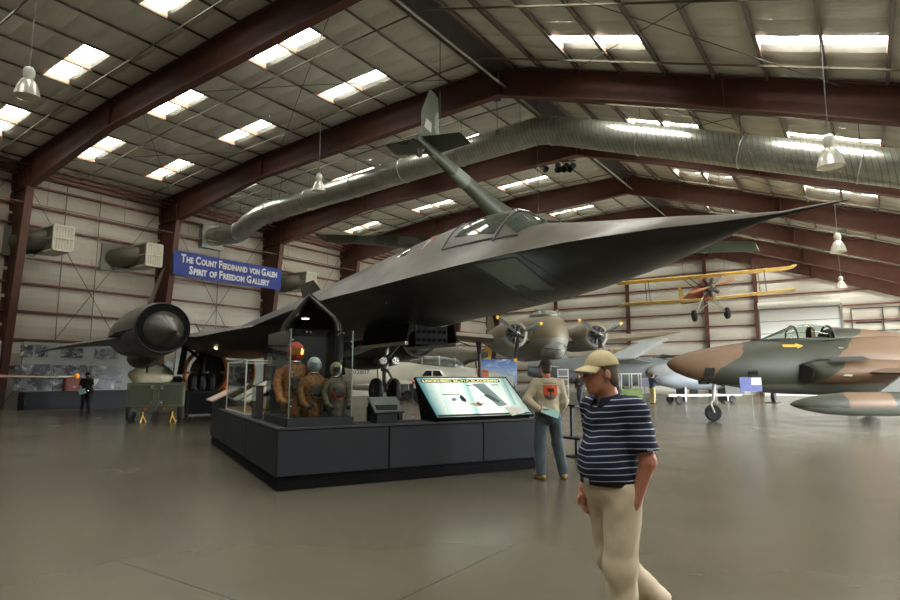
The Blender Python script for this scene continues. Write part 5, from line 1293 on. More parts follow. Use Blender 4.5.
COLLARM = pm('navy_collar', (26,33,52), .8, 0, .1, 6, .2)
def make_person(label, root, rz, J=None, fat=0.0, head_yaw=0, head_pitch=0, h=.012, skin=(190,132,104), sleeves='short', shirt=None, trousers=None, shoes=None, hair=(96,84,74), cap=None, hat=None, hem=.9, waist=.98, printed=None, scale=1.0, cat='person', baggy=0, vneck=False, bald=False):
    K = dict(hipL=(-.1,0,.93), kneeL=(-.105,.03,.5), ankL=(-.105,-.02,.09), footL=(0,1,0), hipR=(.1,0,.93), kneeR=(.105,.03,.5), ankR=(.105,-.02,.09), footR=(0,1,0),
             shL=(-.19,-.02,1.42), elL=(-.25,-.06,1.13), wrL=(-.25,.04,.89), shR=(.19,-.02,1.42), elR=(.25,-.06,1.13), wrR=(.25,.04,.89), head=(0,.03,1.635), hemz=hem, waist=waist, handL=(0,.1,-1), handR=(0,.1,-1), torso=0)
    K.update(J or {})
    nrm = lambda v: np.array(v, float)/np.linalg.norm(v)
    t = thing('person', label, cat, root, rz); t.scale = (scale,)*3
    HC = np.array(K['head']); HR = yawR(head_yaw) @ np.array([[1,0,0],[0,math.cos(head_pitch),-math.sin(head_pitch)],[0,math.sin(head_pitch),math.cos(head_pitch)]])
    def hd(x, y, z): return HC + HR@np.array([x, y, z])
    f = fat
    def torso(p, g=0.0):
        return sunion([d_ell(p, (0,-.005,1.3), (.185+g+f*.3,.118+g+f*.3,.2+g)), d_ell(p, (0,.015+f*.5,1.08), (.165+g+f*.7,.12+g+f,.2+g)), d_ell(p, (0,-.005,.95), (.172+g+f*.55,.125+g+f*.6,.13+g)),
                       d_cap(p, K['shL'], K['shR'], .062+g, .062+g)], .06)
    def arm(p, s, g=0.0):
        a, b, c = K['sh'+s], K['el'+s], K['wr'+s]
        return smin(d_cap(p, a, b, .058+g+f*.1, .045+g+f*.08), d_cap(p, b, c, .046+g+f*.06, .03+g), .02)
    def leg(p, s, g=0.0):
        a, b, c = K['hip'+s], K['knee'+s], K['ank'+s]
        return smin(d_cap(p, a, b, .088+g+f*.2, .058+g), d_cap(p, b, c, .058+g, .038+g), .02)
    def hand(p, s):
        w = np.array(K['wr'+s]); d = nrm(K['hand'+s]); sd = -1 if s == 'L' else 1
        side = np.cross(d, (sd*1.0, .0, 0)); side = nrm(side if np.linalg.norm(side) > .1 else (0,1,0))     # across the palm (thumb side)
        if side[1] < 0: side = -side
        nm = np.cross(side, d); ds = [d_cap(p, w, w+d*.05, .028, .032), d_cap(p, w+d*.05-side*.022, w+d*.085-side*.026, .017, .015), d_cap(p, w+d*.05+side*.02, w+d*.085+side*.026, .018, .015)]
        curl = nm*(.02 if sd > 0 else -.02)
        for q, L in ((-.032,.052),(-.012,.068),(.01,.074),(.031,.064)):
            k0 = w+d*.088+side*q*.9; k1 = k0+d*L*.5+curl*.3; k2 = k0+d*L*.95+curl
            ds += [d_cap(p, k0, k1, .0098, .009), d_cap(p, k1, k2, .009, .0075)]
        k0 = w+d*.03+side*.026; k1 = k0+d*.03+side*.026; ds += [d_cap(p, k0, k1, .014, .011), d_cap(p, k1, k1+d*.034+side*.006, .011, .0085)]
        return sunion(ds, .008)
    def body(p):
        q = (p-HC)@HR
        head = sunion([d_ell(q, (0,-.008,.02), (.077,.098,.1)), d_ell(q, (0,.03,-.05), (.058,.07,.075)), d_ell(q, (0,.07,-.1), (.03,.026,.024)), d_cap(q, (0,.087,.012), (0,.116,-.03), .011, .017), d_cap(q, (-.035,.075,.035), (.035,.075,.035), .016, .016)], .022)
        head = np.maximum(head, -d_ell(q, (.034,.104,.01), (.018,.014,.011))); head = np.maximum(head, -d_ell(q, (-.034,.104,.01), (.018,.014,.011)))
        head = sunion([head, d_ell(q, (.08,-.005,-.005), (.011,.024,.034)), d_ell(q, (-.08,-.005,-.005), (.011,.024,.034)), d_cap(q, (-.022,.096,-.068), (.022,.096,-.068), .008, .008)], .008)
        neck = d_cap(p, (HC[0]*.3,-.02,1.42), HC+HR@np.array([0,-.02,-.06]), .062+f*.12, .055+f*.15)
        r = sunion([torso(p, -.012), neck, leg(p, 'L', -.006), leg(p, 'R', -.006), arm(p, 'L'), arm(p, 'R')], .03)
        for s in 'LR':
            a = np.array(K['ank'+s]); d = nrm(K['foot'+s]); r = smin(r, d_cap(p, a+np.array([0,0,-.03]), a+d*.13+np.array([0,0,-.05]), .036, .03), .02); r = smin(r, hand(p, s), .012)
        return smin(r, head, .02)
    allp = np.array([K[k] for k in K if k[:2] in ('hi','kn','an','sh','el','wr')] + [HC])
    lo = allp.min(0)-np.array([.2,.24,.1]); hi = allp.max(0)+np.array([.2,.24,.16]); lo[2] = -.02
    bt = NT('skin_tone_%d' % len(bpy.data.materials)); n_ = bt.noise(14, 4, .6); bt.set(.5, 0, .4, bt.mix(bt.ramp(n_, [(.35, 0.), (.7, 1.)]), lin(skin), lin((min(skin[0]+8,255), int(skin[1]*.86), int(skin[2]*.84)))))
    obj('body', surfnet(body, lo, hi, h), bt.m, t, smooth=180)
    hm = h*1.15
    # shirt
    def shirt_f(p):
        ds = [torso(p, .014+f*.06)]
        for s in 'LR':
            a, b, c = (np.array(K[k+s], float) for k in ('sh','el','wr'))
            if sleeves == 'short': ds.append(d_cut(p, a, a+(b-a)*.82, .078+f*.15, .078+f*.12))
            else: ds.append(smin(d_cap(p, a, b, .074+f*.1, .062), d_cut(p, b, b+(c-b)*.93, .062, .045), .03))
        r = sunion(ds, .035)
        n = .006*np.sin(p[..., 2]*38+p[..., 0]*17)*np.sin(p[..., 1]*23+p[..., 2]*11); r = r+n
        r = np.maximum(r, K['hemz']-p[..., 2])
        r = np.maximum(r, -d_cap(p, (HC[0]*.3,.02,1.45), HC, .068+f*.1, .1))
        return np.maximum(r, -d_cap(p, (0,.17,1.44), (0,.17,1.37), .05, .012)) if vneck else r
    slo, shi = lo.copy(), hi.copy(); slo[2] = K['hemz']-.04; shi[2] = 1.56
    if sleeves != 'short': slo[2] = min(slo[2], min(K['wrL'][2], K['wrR'][2])-.04)
    shirt_o = obj('shirt', surfnet(shirt_f, slo, shi, hm), shirt, t, smooth=180)
    m = MB(); cx, cy = HC[0]*.3, -.012+(HC[1]-.03)*.5
    if sleeves == 'short':           # folded polo collar, open at the front
        rows = []
        for rr, zz in ((.074+f*.12, 1.458), (.076+f*.12, 1.5), (.084+f*.12, 1.508), (.112+f*.2, 1.462), (.108+f*.2, 1.452)):
            rows.append([V3((cx+rr*math.cos(a), cy+rr*1.02*math.sin(a), zz - (.03 if math.sin(a) > 0 else .0)*math.sin(a))) for a in np.linspace(PI*.5+.3, PI*2.5-.3, 30)])
        m.loft(rows, False, False); obj('collar', m, COLLARM, shirt_o, smooth=60, fixn=False)
    else:
        m.tube([(cx+(.072+f*.1)*math.cos(a), cy+(.072+f*.1)*math.sin(a), 1.468) for a in np.linspace(0, 2*PI, 25)], .013, 8); obj('collar', m, shirt, shirt_o)
    # trousers and belt
    def tr_f(p):
        ds = [sunion([d_ell(p, (0,-.005,.93), (.178+f*.55,.135+f*.6,.14)), d_ell(p, (0,.01+f*.3,1.0), (.165+f*.62,.125+f*.75,.14))], .05)]
        for s in 'LR':
            a, b, c = (np.array(K[k+s], float) for k in ('hip','knee','ank'))
            e = c+np.array([0,0,-.035]); ds.append(smin(d_cap(p, a, b, .104+f*.22+baggy, .084+f*.05+baggy), d_cut(p, b, e, .084+f*.05+baggy, .074+baggy*1.3), .04))
        r = sunion(ds, .03) + .003*np.sin(p[..., 2]*33+p[..., 1]*21)*np.sin(p[..., 0]*29) + .0022*np.sin(p[..., 2]*30+np.abs(p[..., 0])*75+p[..., 1]*50)*np.sin(p[..., 2]*13+p[..., 1]*17)
        return np.maximum(r, p[..., 2]-K['waist'])
    tlo, thi = lo.copy(), hi.copy(); thi[2] = K['waist']+.05
    tr_o = obj('trousers', surfnet(tr_f, tlo, thi, hm), trousers, t, smooth=180)
    wz = K['waist']-.02
    m = MB(); m.loft([[V3(((.168+f*.62+.012)*math.cos(a), .008+f*.3+(.128+f*.75+.012)*math.sin(a), wz+dz)) for a in np.linspace(0, 2*PI, 40, endpoint=False)] for dz in (-.018,.018)]); be = obj('belt', m, pm('belt_brown', (40,32,25), .7, 0, .1, 6, .2), tr_o)
    m = MB(); m.box((0,.008+f*.3+.128+f*.75+.016,wz),(.05,.012,.042)); obj('buckle', m, CHROME, be, smooth=0)
    # shoes
    for s in 'LR':
        a = np.array(K['ank'+s]); d = nrm(K['foot'+s]); up = np.array([0,0,1.])
        def sh_f(p, a=a, d=d):
            r = smin(d_cap(p, a-d*.04+np.array([0,0,-.045]), a+d*.15+np.array([0,0,-.05]), .046, .042), d_cap(p, a+np.array([0,0,-.0]), a+np.array([0,0,-.05]), .045, .05), .02)
            return r if abs(d[2]) > .2 else np.maximum(r, (a[2]-.088)-p[..., 2])
        obj('shoe', surfnet(sh_f, a-.24, a+.24, hm), shoes or BLACK, t, smooth=180)
    # hair, cap
    hairm = pm('hair_%d_%d' % (hair[0], hair[1]), hair, .8, 0, .2, 60)
    def hair_f(p):
        q = (p-HC)@HR; r = sunion([d_ell(q, (0,-.012,.026), (.085,.104,.104)), d_ell(q, (0,-.055,-.04), (.07,.055,.06))], .02)
        r = np.maximum(r, .6*(q[..., 1]-.035) - (q[..., 2]-.05)*.35); return np.maximum(r, -(q[..., 2]+.085))
    if not bald: obj('hair', surfnet(hair_f, HC-.2, HC+.2, h*.8), hairm, t, smooth=180)
    if cap:
        cm, cm2 = cap
        def cap_f(p):
            q = (p-HC)@HR; r = d_ell(q, (0,-.012,.035), (.094,.112,.112)); return np.maximum(r, .045-q[..., 2]-q[..., 1]*.06)
        co_ = obj('cap', surfnet(cap_f, HC-.2, HC+.22, h*.7), cm, t, smooth=180)
        m = MB(); rows = []
        for dz in (0, .008):
            pass
        top_, bot_ = [], []
        for r_ in np.linspace(0, 1, 6):
            ra, rb = [], []
            for a in np.linspace(-1.25, 1.25, 15):
                x = .088*math.sin(a)*(1+.08*r_); y = .07*math.cos(a)+ .02 + r_*.085*math.cos(a)**.7; z = .055 - .03*r_ - .02*(math.sin(a)**2)
                ra.append(V3(hd(x, y, z+.004))); rb.append(V3(hd(x, y, z-.004)))
            top_.append(ra); bot_.append(rb)
        m.loft([a+b[::-1] for a, b in zip(top_, bot_)]); obj('brim', m, cm2, co_, smooth=60)
        m = MB(); m.ell(hd(0,-.012,.15), (.012,.012,.008), 10, 6); obj('cap_button', m, cm2, co_)
    if hat:
        def hat_f(p):
            q = (p-HC)@HR; r = np.maximum(d_ell(q, (0,-.01,.05), (.094,.112,.12)), .04-q[..., 2]); return smin(r, np.maximum(d_ell(q, (0,-.01,.055), (.17,.19,.03)), -d_ell(q, (0,0,0), (.05,.05,.02))), .02)
        obj('hat', surfnet(hat_f, HC-.26, HC+.26, h*.9), hat, t, smooth=180)
    # eyes
    for sx in (-.034, .034):
        m = MB(); m.ell(hd(sx, .089, .01), (.012,.012,.012), 10, 7); e_ = obj('eye', m, pm('eye_white', (206,198,188), .3), t)
        m = MB(); m.ell(hd(sx, .0965, .01), (.0062,.006,.0062), 8, 6); obj('iris', m, pm('iris_dark', (48,38,32), .3), e_)
    t['_'] = 0; del t['_']
    return t, K, hd, shirt_f, shirt_o

# --- walking man in the foreground
def polo_material():
    t = NT('striped_polo'); v = t.coord('Object'); sep = t.n('ShaderNodeSeparateXYZ'); t.l(v, sep.inputs[0])
    z = t.math('ADD', sep.outputs[2], t.math('MULTIPLY', t.math('SUBTRACT', t.noise(5, 2, .5, v), .5), .02))
    z = t.math('ADD', z, t.math('MULTIPLY', t.math('ABSOLUTE', sep.outputs[0]), -.10))
    q = t.math('FRACT', t.math('DIVIDE', z, .0365)); s = t.math('LESS_THAN', q, .15)
    n = t.noise(3, 4, .6, v)
    c = t.mix(t.ramp(n, [(.3, 0.), (.7, 1.)]), lin((22,28,46)), lin((34,42,64)))
    c = t.mix(s, c, lin((176,182,192))); t.set(.8, 0, .2, c); return t.m
KHAKI = pm('khaki_trousers', (204,190,164), .85, 0, .08, 5, .2); CAPM = pm('beige_cap', (190,174,136), .8, 0, .07, 12, .2)
wp = at(612, 480, 3.62)
f2 = V3((-math.sin(math.radians(66)), -math.cos(math.radians(66)), 0))           # facing in (right, forward) of the view
wface = (V3((RT.x, RT.y, 0))*f2.x + FH*f2.y); wrz = math.atan2(wface.y, wface.x) - PI/2
JW = dict(hipL=(-.1,0,.93), kneeL=(-.1,.04,.5), ankL=(-.095,.03,.09), hipR=(.1,-.01,.93), kneeR=(.09,-.05,.5), ankR=(.09,-.42,.21), footR=(0,.72,-.7),
          shL=(-.185,-.03,1.41), elL=(-.255,-.06,1.12), wrL=(-.2,-.01,.89), shR=(.185,-.02,1.41), elR=(.255,-.08,1.12), wrR=(.2,.07,.9), head=(0,.06,1.63), handL=(.4,.25,-1), handR=(-.4,.1,-1))
man, K, hd, sf, so = make_person('man in beige cap and navy striped polo shirt walking with hand in pocket', (wp.x, wp.y, 0), wrz, JW, fat=.033, head_yaw=-.2, head_pitch=-.05, h=.0085, skin=(184,138,114), shirt=polo_material(), trousers=KHAKI, hair=(92,82,70), cap=(CAPM, CAPM), hem=.985, waist=1.005, scale=.98, baggy=.008, vneck=True)
m = MB()
for sx in (-.034,.034): m.tube([hd(sx+.026*math.cos(a), .112, .008+.019*math.sin(a)) for a in np.linspace(0, 2*PI, 13)], .0022, 5)
m.tube([hd(-.008,.113,.012), hd(.008,.113,.012)], .002, 5)
for sx in (-1,1): m.tube([hd(.06*sx,.11,.014), hd(.084*sx,.06,.014), hd(.086*sx,-.01,.01)], .0024, 5)
gl_ = obj('eyeglasses', m, pm('glasses_dark', (56,48,44), .3, .4), man)
m = MB(); m.box(hd(.092,-.02,.075), (.004,.05,.022), (0,0,.42)); obj('cap_logo', m, pm('logo_brown', (92,74,52), .6), man, smooth=0)
for z in (1.38,1.34,1.3):
    y = next(y for y in np.arange(.4,-.1,-.004) if sf(np.array([[0.,y,z]]))[0] < 0); m = MB(); m.ell((0,y+.002,z),(.006,.004,.006),8,6); obj('button', m, pm('button_dark', (40,42,52)), so)
m = MB(); p0 = np.array(K['shL'])*.25+np.array(K['elL'])*.75; m.box((p0[0]-.082,p0[1]+.03,p0[2]), (.005,.035,.01), (0,.2,-.3)); obj('sleeve_logo', m, pm('logo_pale', (120,130,150)), so, smooth=0)

# --- standing visitor seen from behind
GREYT = pm('beige_sweatshirt', (186,176,152), .85, 0, .07, 6, .2); JEANS = pm('blue_jeans', (76,88,94), .85, 0, .16, 9, .2)
sp_ = on_floor(549, 479)
sface = V3((RT.x, RT.y, 0))*(-.22) + FH*.97; srz = math.atan2(sface.y, sface.x)-PI/2
JS = dict(hipL=(-.1,0,.95), kneeL=(-.12,.03,.5), ankL=(-.125,-.02,.09), hipR=(.1,0,.95), kneeR=(.17,.04,.5), ankR=(.24,.0,.09), footR=(.35,1,0), footL=(-.2,1,0),
          elL=(-.36,-.06,1.17), wrL=(-.17,-.15,1.03), handL=(.92,-.1,-.12), elR=(.27,-.02,1.14), wrR=(.22,.12,.93), handR=(-.3,.3,-1), head=(-.01,.03,1.655))
vis, K2, hd2, sf2, so2 = make_person('man in beige sweatshirt and jeans seen from behind with hand on hip', (sp_.x, sp_.y, 0), srz, JS, fat=.012, head_yaw=.12, h=.012, skin=(182,116,84), sleeves='long', shirt=GREYT, trousers=JEANS, shoes=pm('tan_shoes', (150,116,66), .6), hair=(64,54,46), cap=(pm('dark_cap', (34,32,32), .8), pm('dark_cap', (34,32,32), .8)), hem=.98, waist=1.0, scale=1.035)
def on_back(x, z, lift=.004):
    y = next((y for y in np.arange(-.35,.1,.003) if sf2(np.array([[x,y,z]]))[0] < 0), 0); return V3((x, y-lift, z))
def back_patch(name, x0, x1, z0, z1, mat, mask=None, lift=.004, parent=so2, n=8):
    m = MB(); rows = [[on_back(x, z, lift) for x in np.linspace(x0, x1, n)] for z in np.linspace(z0, z1, n)]
    if mask: rows = [[on_back(*mask(x, z), lift) for x in np.linspace(x0, x1, n)] for z in np.linspace(z0, z1, n)]
    m.loft(rows, False, False); return obj(name, m, mat, parent, smooth=180, fixn=False)
back_patch('sunset_print', -.115, .115, 1.25, 1.4, pm('print_sunset', (206,84,44), .7, 0, .3, 18))
zc = 1.25
def half(x, z): u = (1.25-z)/.075; return (x*math.sqrt(max(1-u*u, .01)), z)
back_patch('ground_print', -.105, .105, 1.178, 1.25, pm('print_ground', (96,88,78), .7), half)
back_patch('tree_print', -.05, .05, 1.3, 1.35, pm('print_dark', (58,34,28), .7), None, .007)
back_patch('tree_print', -.01, .01, 1.25, 1.31, pm('print_dark', (58,34,28)), None, .007)
for i in range(7): back_patch('caption_mark', -.1+i*.03, -.08+i*.03, 1.412+.006*math.sin(i*.5), 1.43+.006*math.sin(i*.5), pm('print_caption', (120,112,100), .7), None, .004, n=3)
m = MB(); R = Euler((.9,.35,-.25)).to_matrix(); w0 = V3(K2['wrL']); m.box(w0+V3((.13,-.05,-.03)), (.27,.13,.006), R); pa = obj('leaflet', m, pm('teal_paper', (150,196,192), .6), None, smooth=0)
pa.matrix_world = TR((sp_.x, sp_.y, 0)) @ RZ(srz) @ Matrix.Scale(1.035, 4); tag(pa, 'pale teal folded paper held behind the standing man in the beige sweatshirt', 'leaflet')

# --- distant visitors
def spot(px, py): return on_floor(px, py)
DARKS = pm('dark_grey_shirt', (58,62,62), .85, 0, .08, 6, .2); DKT = pm('dark_trousers', (44,48,56), .85, 0, .1, 6, .2)
p = spot(85, 411); fc = V3((RT.x, RT.y, 0))*.75 - FH*.65; 
J3 = dict(wrR=(.3,.2,1.0), elR=(.27,-.05,1.12), handR=(0,.6,-.8), kneeL=(-.1,.06,.5), ankL=(-.1,.1,.09), kneeR=(.1,0,.5), ankR=(.1,-.14,.1), wrL=(-.27,.0,.9))
rz3 = math.atan2(fc.y, fc.x)-PI/2
far1, K3, _, _, _ = make_person('man in dark hat and grey shirt with teal paper by the photo boards', p, rz3, J3, fat=.02, h=.022, skin=(160,108,84), shirt=DARKS, trousers=DKT, hat=pm('dark_hat', (48,42,36), .8), hair=(60,54,48), waist=.96, hem=.92)
m = MB(); m.box(V3(K3['wrR'])+V3((-.02,.12,-.1)), (.3,.012,.24), (0.2,.3,.1)); pa = obj('leaflet', m, pm('teal_paper', (150,196,192)), None, smooth=0); pa.matrix_world = TR(p) @ RZ(rz3); tag(pa, 'teal paper held by the man in the dark hat by the photo boards', 'leaflet')
p = spot(653, 404); fc = V3((RT.x, RT.y, 0))*.9 + FH*.3; rz4 = math.atan2(fc.y, fc.x)-PI/2
J4 = dict(elL=(-.28,.12,1.25), wrL=(-.1,.3,1.5), handL=(.5,.2,.8), elR=(.28,.12,1.25), wrR=(.1,.3,1.5), handR=(-.5,.2,.8), head=(0,.05,1.64))
far2, K4, hd4, _, _ = make_person('man in dark blue top and khaki trousers raising a camera', p, rz4, J4, fat=.02, h=.022, skin=(170,116,92), sleeves='long', shirt=pm('navy_top', (38,50,72), .85), trousers=pm('khaki_far', (176,158,118), .85), hair=(52,44,40))
m = MB(); m.box((0,.3,1.6), (.15,.09,.1)); m.cyl((0,.34,1.6),(0,.43,1.6),.04); ca_ = obj('camera', m, BLACK, None); ca_.matrix_world = TR(p) @ RZ(rz4); tag(ca_, 'black camera held up by the man in the dark blue top', 'camera')
p = spot(580, 403); fc = V3((RT.x, RT.y, 0))*(-.6) - FH*.8; rz5 = math.atan2(fc.y, fc.x)-PI/2
J5 = dict(kneeL=(-.12,.1,.5), ankL=(-.14,.2,.09), kneeR=(.12,-.02,.5), ankR=(.14,-.22,.12), elL=(-.27,.02,1.15), wrL=(-.12,.2,1.12), handL=(.8,.4,0))
far3, K5, _, _, _ = make_person('person in dark jacket walking behind the two men, just left of the cap brim', p, rz5, J5, fat=.02, h=.022, skin=(176,124,100), sleeves='long', shirt=pm('dark_jacket', (52,54,54), .85), trousers=pm('grey_trousers', (84,92,100), .85), hair=(50,42,38))
# ================================================================ THINGS FIXED TO THE BUILDING
# --- spiral air duct
def spiral(name):
    t = NT(name); v = t.coord('Object'); sep = t.n('ShaderNodeSeparateXYZ'); t.l(v, sep.inputs[0])
    q = t.math('ABSOLUTE', t.math('SUBTRACT', t.math('FRACT', t.math('DIVIDE', t.math('ADD', sep.outputs[0], t.math('MULTIPLY', sep.outputs[2], .12)), .17)), .5))
    rib = t.math('LESS_THAN', q, .07)
    n = t.noise(2.5, 5, .6, v); c = t.mix(t.ramp(n, [(.3, 0.), (.7, 1.)]), lin((160,162,150)), lin((194,195,184)))
    c = t.mix(t.math('MULTIPLY', rib, .6), c, lin((84,88,76)))
    t.set(.33, .75, .5, c); t.bump(t.math('MULTIPLY', rib, 1.0), .6, .03); return t.m
SPM = spiral('spiral_duct_metal'); DY = 22.5
pts = [(-34.3,10.45),(-33.0,10.42),(-31.6,10.36),(-30.9,10.5),(-30.2,10.85),(-29.2,11.15),(-28.5,11.25),(-27.6,11.32),(-22,11.55),(-16,11.86),(-11.6,12.03),(-10.9,12.06),(-10.4,11.98),(-9.8,11.8),(-4,9.78),(1.3,7.93),(6,6.2),(8.2,5.4)]
du = thing('air_duct', 'huge ribbed galvanised air duct running under the roof from wall to peak', 'duct', (0,DY,0))
def seg(i, j): 
    m = MB(); m.tube([(x,0,z) for x, z in pts[i:j+1]], .59, 28); return m
obj('duct_elbow', seg(0, 7), SPM, du, smooth=50); obj('duct_run', seg(7, 10), SPM, du, smooth=50); obj('duct_peak_elbow', seg(10, 13), SPM, du, smooth=50); obj('duct_run', seg(13, 17), SPM, du, smooth=50)
def along(x): return float(np.interp(x, [p[0] for p in pts], [p[1] for p in pts]))
for x in (-31.2,-28.3,-25,-21.5,-18.2,-14.8,-11.7,-10.1,-6.5,-3,.4,3.8):
    m = MB(); s_ = .06 if x < -10.9 else -.33; m.torus((x,0,along(x)), .6, .022, (1,0,s_), 28, 6); obj('duct_collar', m, GALV, du)
    m = MB(); m.cyl((x,0,along(x)+.55),(x,0,zroof(x)-.12),.012,n=5); obj('duct_hanger', m, RODM, du)
m = MB(); m.bb((-34.3,-.75,9.7),(-33.9,.75,11.2)); obj('wall_collar', m, GALV, du, smooth=0)
# --- evaporative cooler outlets on the left wall
def cooler(y, z, label):
    c = thing('air_outlet', label, 'air outlet', (-34.25, y, z), 0, 'louvred cooler outlets along the left wall')
    m = MB()
    m.tube([(0,-.5,-.1),(.35,-.5,-.12),(.75,-.38,-.1),(1.1,-.08,-.02),(1.25,.25,.02)], .5, 20); obj('elbow', m, pm('elbow_grey', (92,88,72), .5, .3, .15, 4), c, smooth=60)
    m = MB(); m.bb((0,-1.2,-.85),(.08,.2,.65)); obj('wall_plate', m, pm('plate_grey', (104,104,94), .5), c, smooth=0)
    m = MB(); m.bb((.35,.1,-.62),(2.3,.98,.62)); bx = obj('outlet_box', m, pm('outlet_cream', (206,202,184), .5), c, smooth=0)
    fr = MB()
    for (a, b) in (((.33,.06,-.65),(2.34,.12,-.57)),((.33,.06,.57),(2.34,.12,.65)),((.33,.06,-.65),(.42,.12,.65)),((2.25,.06,-.65),(2.34,.12,.65)),((.33,.06,-.03),(2.34,.12,.03)),
                   ((2.28,.06,-.65),(2.34,1.02,-.57)),((2.28,.06,.57),(2.34,1.02,.65)),((2.28,.94,-.65),(2.34,1.02,.65)),((2.28,.06,-.03),(2.34,1.02,.03))): fr.bb(a, b)
    obj('outlet_frame', fr, pm('outlet_white', (216,212,194), .5), bx, smooth=0)
    for k in range(14):
        m = MB(); x = .5+k*.128; m.box((x,.075,0),(.03,.06,1.14),(0,0,.5)); obj('louvre', m, pm('louvre_grey', (92,88,74), .5), bx, smooth=0)
    for k in range(6):
        m = MB(); y_ = .24+k*.125; m.box((2.31,y_,0),(.03,.03,1.14)); obj('louvre', m, pm('louvre_pale', (190,186,168), .5), bx, smooth=0)
    m = MB(); m.tube([(.9,.0,-.6),(.5,-.4,-.72),(0,-.6,-.75)], .03, 6); obj('bracket', m, BLACK, c)
cooler(12.5, 8.3, 'louvred cooler outlet box in the bay left of the jet fin')
cooler(17.1, 8.25, 'louvred cooler outlet box just left of the blue banner')
cooler(9.3, 8.35, 'louvred cooler outlet box cut by the left picture edge')
cooler(28.6, 8.3, 'louvred cooler outlet box just right of the blue banner')
cooler(36.0, 8.4, 'small looking louvred outlet farthest along the left wall')
# --- blue banner between two columns
ba = thing('banner', 'blue gallery banner with white lettering stretched between two steel columns', 'banner', (-32.6, 0, 0))
y0, y1, zb0, zb1 = 19.14, 27.0, 7.46, 8.9
t = NT('banner_blue'); t.set(.55, 0, .4, t.mix(t.noise(1.5, 3, .5), lin((16,38,110)), lin((24,50,128))))
m = MB(); vs = []; nb = 24
for d in (0, .02):
    m.v = m.v
rings = []
for i in range(nb+1):
    u = i/nb; y = y0+(y1-y0)*u; sg = .05*math.sin(PI*u)
    rings.append([V3((.02*math.sin(9*u), y, zb0-sg)), V3((.02*math.sin(9*u), y, zb1-sg*.4)), V3((.02*math.sin(9*u)-.02, y, zb1-sg*.4)), V3((.02*math.sin(9*u)-.02, y, zb0-sg))])
m.loft(rings); obj('banner_cloth', m, t.m, ba, smooth=0)
def smallcaps(line, y, z, width, h):
    # words set in capitals with taller initials, glyph runs placed along +Y on the face
    big, small = h, h*.74; x = 0; parts = []
    for wd in line.split(' '):
        low = wd == wd.lower()
        runs = [(wd.upper(), small)] if low else [(wd[0], big), (wd[1:].upper(), small)]
        for s_, hh in runs:
            if not s_: continue
            o = text('banner_lettering', s_, BWHITE, ba, Matrix.Identity(4), hh, None, .004, .024*h/.45)
            xs = [v.co.x for v in o.data.vertices]; w_ = max(xs)-min(xs)
            parts.append((o, x-min(xs), w_)); x += w_+hh*.1
        x += h*.34
    k = width/(x-h*.34)
    for o, xx, w_ in parts:
        o.matrix_local = frame((0,1,0), (0,0,1), (1,0,0), (.035, y+xx*k, z)) @ Matrix.Diagonal((k,1,1,1))
BWHITE = pm('banner_white', (232,234,236), .5, 0, .02)
smallcaps('The Count Ferdinand von Galen', y0+.45, 8.26, 7.05, .46)
smallcaps('Spirit of Freedom Gallery', y0+1.0, 7.62, 5.9, .46)
# --- high-bay lamps
def bell(p, label, r=.3):
    l = thing('pendant_lamp', label, 'lamp', p, 0, 'bell shaped high-bay lamps')
    m = MB(); m.lathe([(r,-.3),(r*.97,-.27),(r*.82,-.1),(r*.55,.08),(r*.36,.17),(r*.3,.2),(r*.33,.2),(r*.58,.1),(r*.86,-.09),(r*1.0,-.27),(r*1.03,-.3)], n=28, caps=False); obj('reflector', m, pm('lamp_aluminium', (206,204,192), .3, .4), l, smooth=60)
    m = MB(); m.lathe([(.02,.18),(.1,.19),(.135,.28),(.135,.42),(.09,.5),(.03,.53)], n=16); obj('ballast_housing', m, pm('lamp_housing', (214,212,200), .4), l)
    m = MB(); m.cyl((0,0,.5),(0,0,max(zroof(p[0])-.12-p[2], .6)),.012,n=6); obj('hanger_rod', m, GREYM, l)
    m = MB(); m.ell((0,0,-.06), (.08,.08,.14), 12, 8); obj('bulb', m, pm('bulb_glass', (230,230,220), .2), l)
    m = MB(); m.lathe([(.005,-.295),(r*.96,-.29),(r*.96,-.285),(.005,-.28)], n=24); obj('lens', m, pm('lamp_lens', (196,192,168), .3, 0, .1, 4), l)
for px, py, t_, lb, r in ((28,86,15.5,'bell lamp at upper left in front of the roof insulation',.3),(319,185,26.5,'white bell lamp hanging before the big duct left of the camouflaged tail',.3),(830,155,14.5,'bell lamp hanging before the duct at upper right',.3),(838,245,25.5,'bell lamp below the black jet nose probe tip, before the brown rafters',.3),(841,284,40,'small bell lamp hanging before the far white door',.34),(706,248,41,'faint bell lamp tucked under the black jet nose',.3),(627,150,31,'bell lamp half hidden by the rafter beyond the duct',.26)):
    if py == 150: continue
    bell(at(px, py, t_), lb, r)
# --- stage spotlights
sp = at(557, 165, 32); 
bar = thing('spotlight_bar', 'short black bar of spotlights hanging below the duct peak', 'spotlight', sp, PSI)
m = MB(); m.cyl((-1.0,0,.1),(1.0,0,.25),.035,n=8); m.cyl((-.5,0,.14),(-.5,0,zroof(sp.x)-sp.z-.1),.02,n=6); m.cyl((.5,0,.2),(.5,0,zroof(sp.x)-sp.z-.1),.02,n=6); obj('bar', m, BLACK, bar)
for x, tl_ in ((-.75,.5),(.05,-.1),(.45,-.6),(.8,-.9)):
    m = MB(); d = V3((math.sin(tl_)*.8,-.5,-.6)).normalized(); c0 = V3((x,0,-.1)); m.lathe([(.05,-.25),(.14,-.2),(.16,.1),(.2,.3),(.17,.3),(.05,0)], c0, d, 14); m.cyl((x,0,.2),c0,.025,n=6); obj('spotlight_head', m, BLACK, bar)
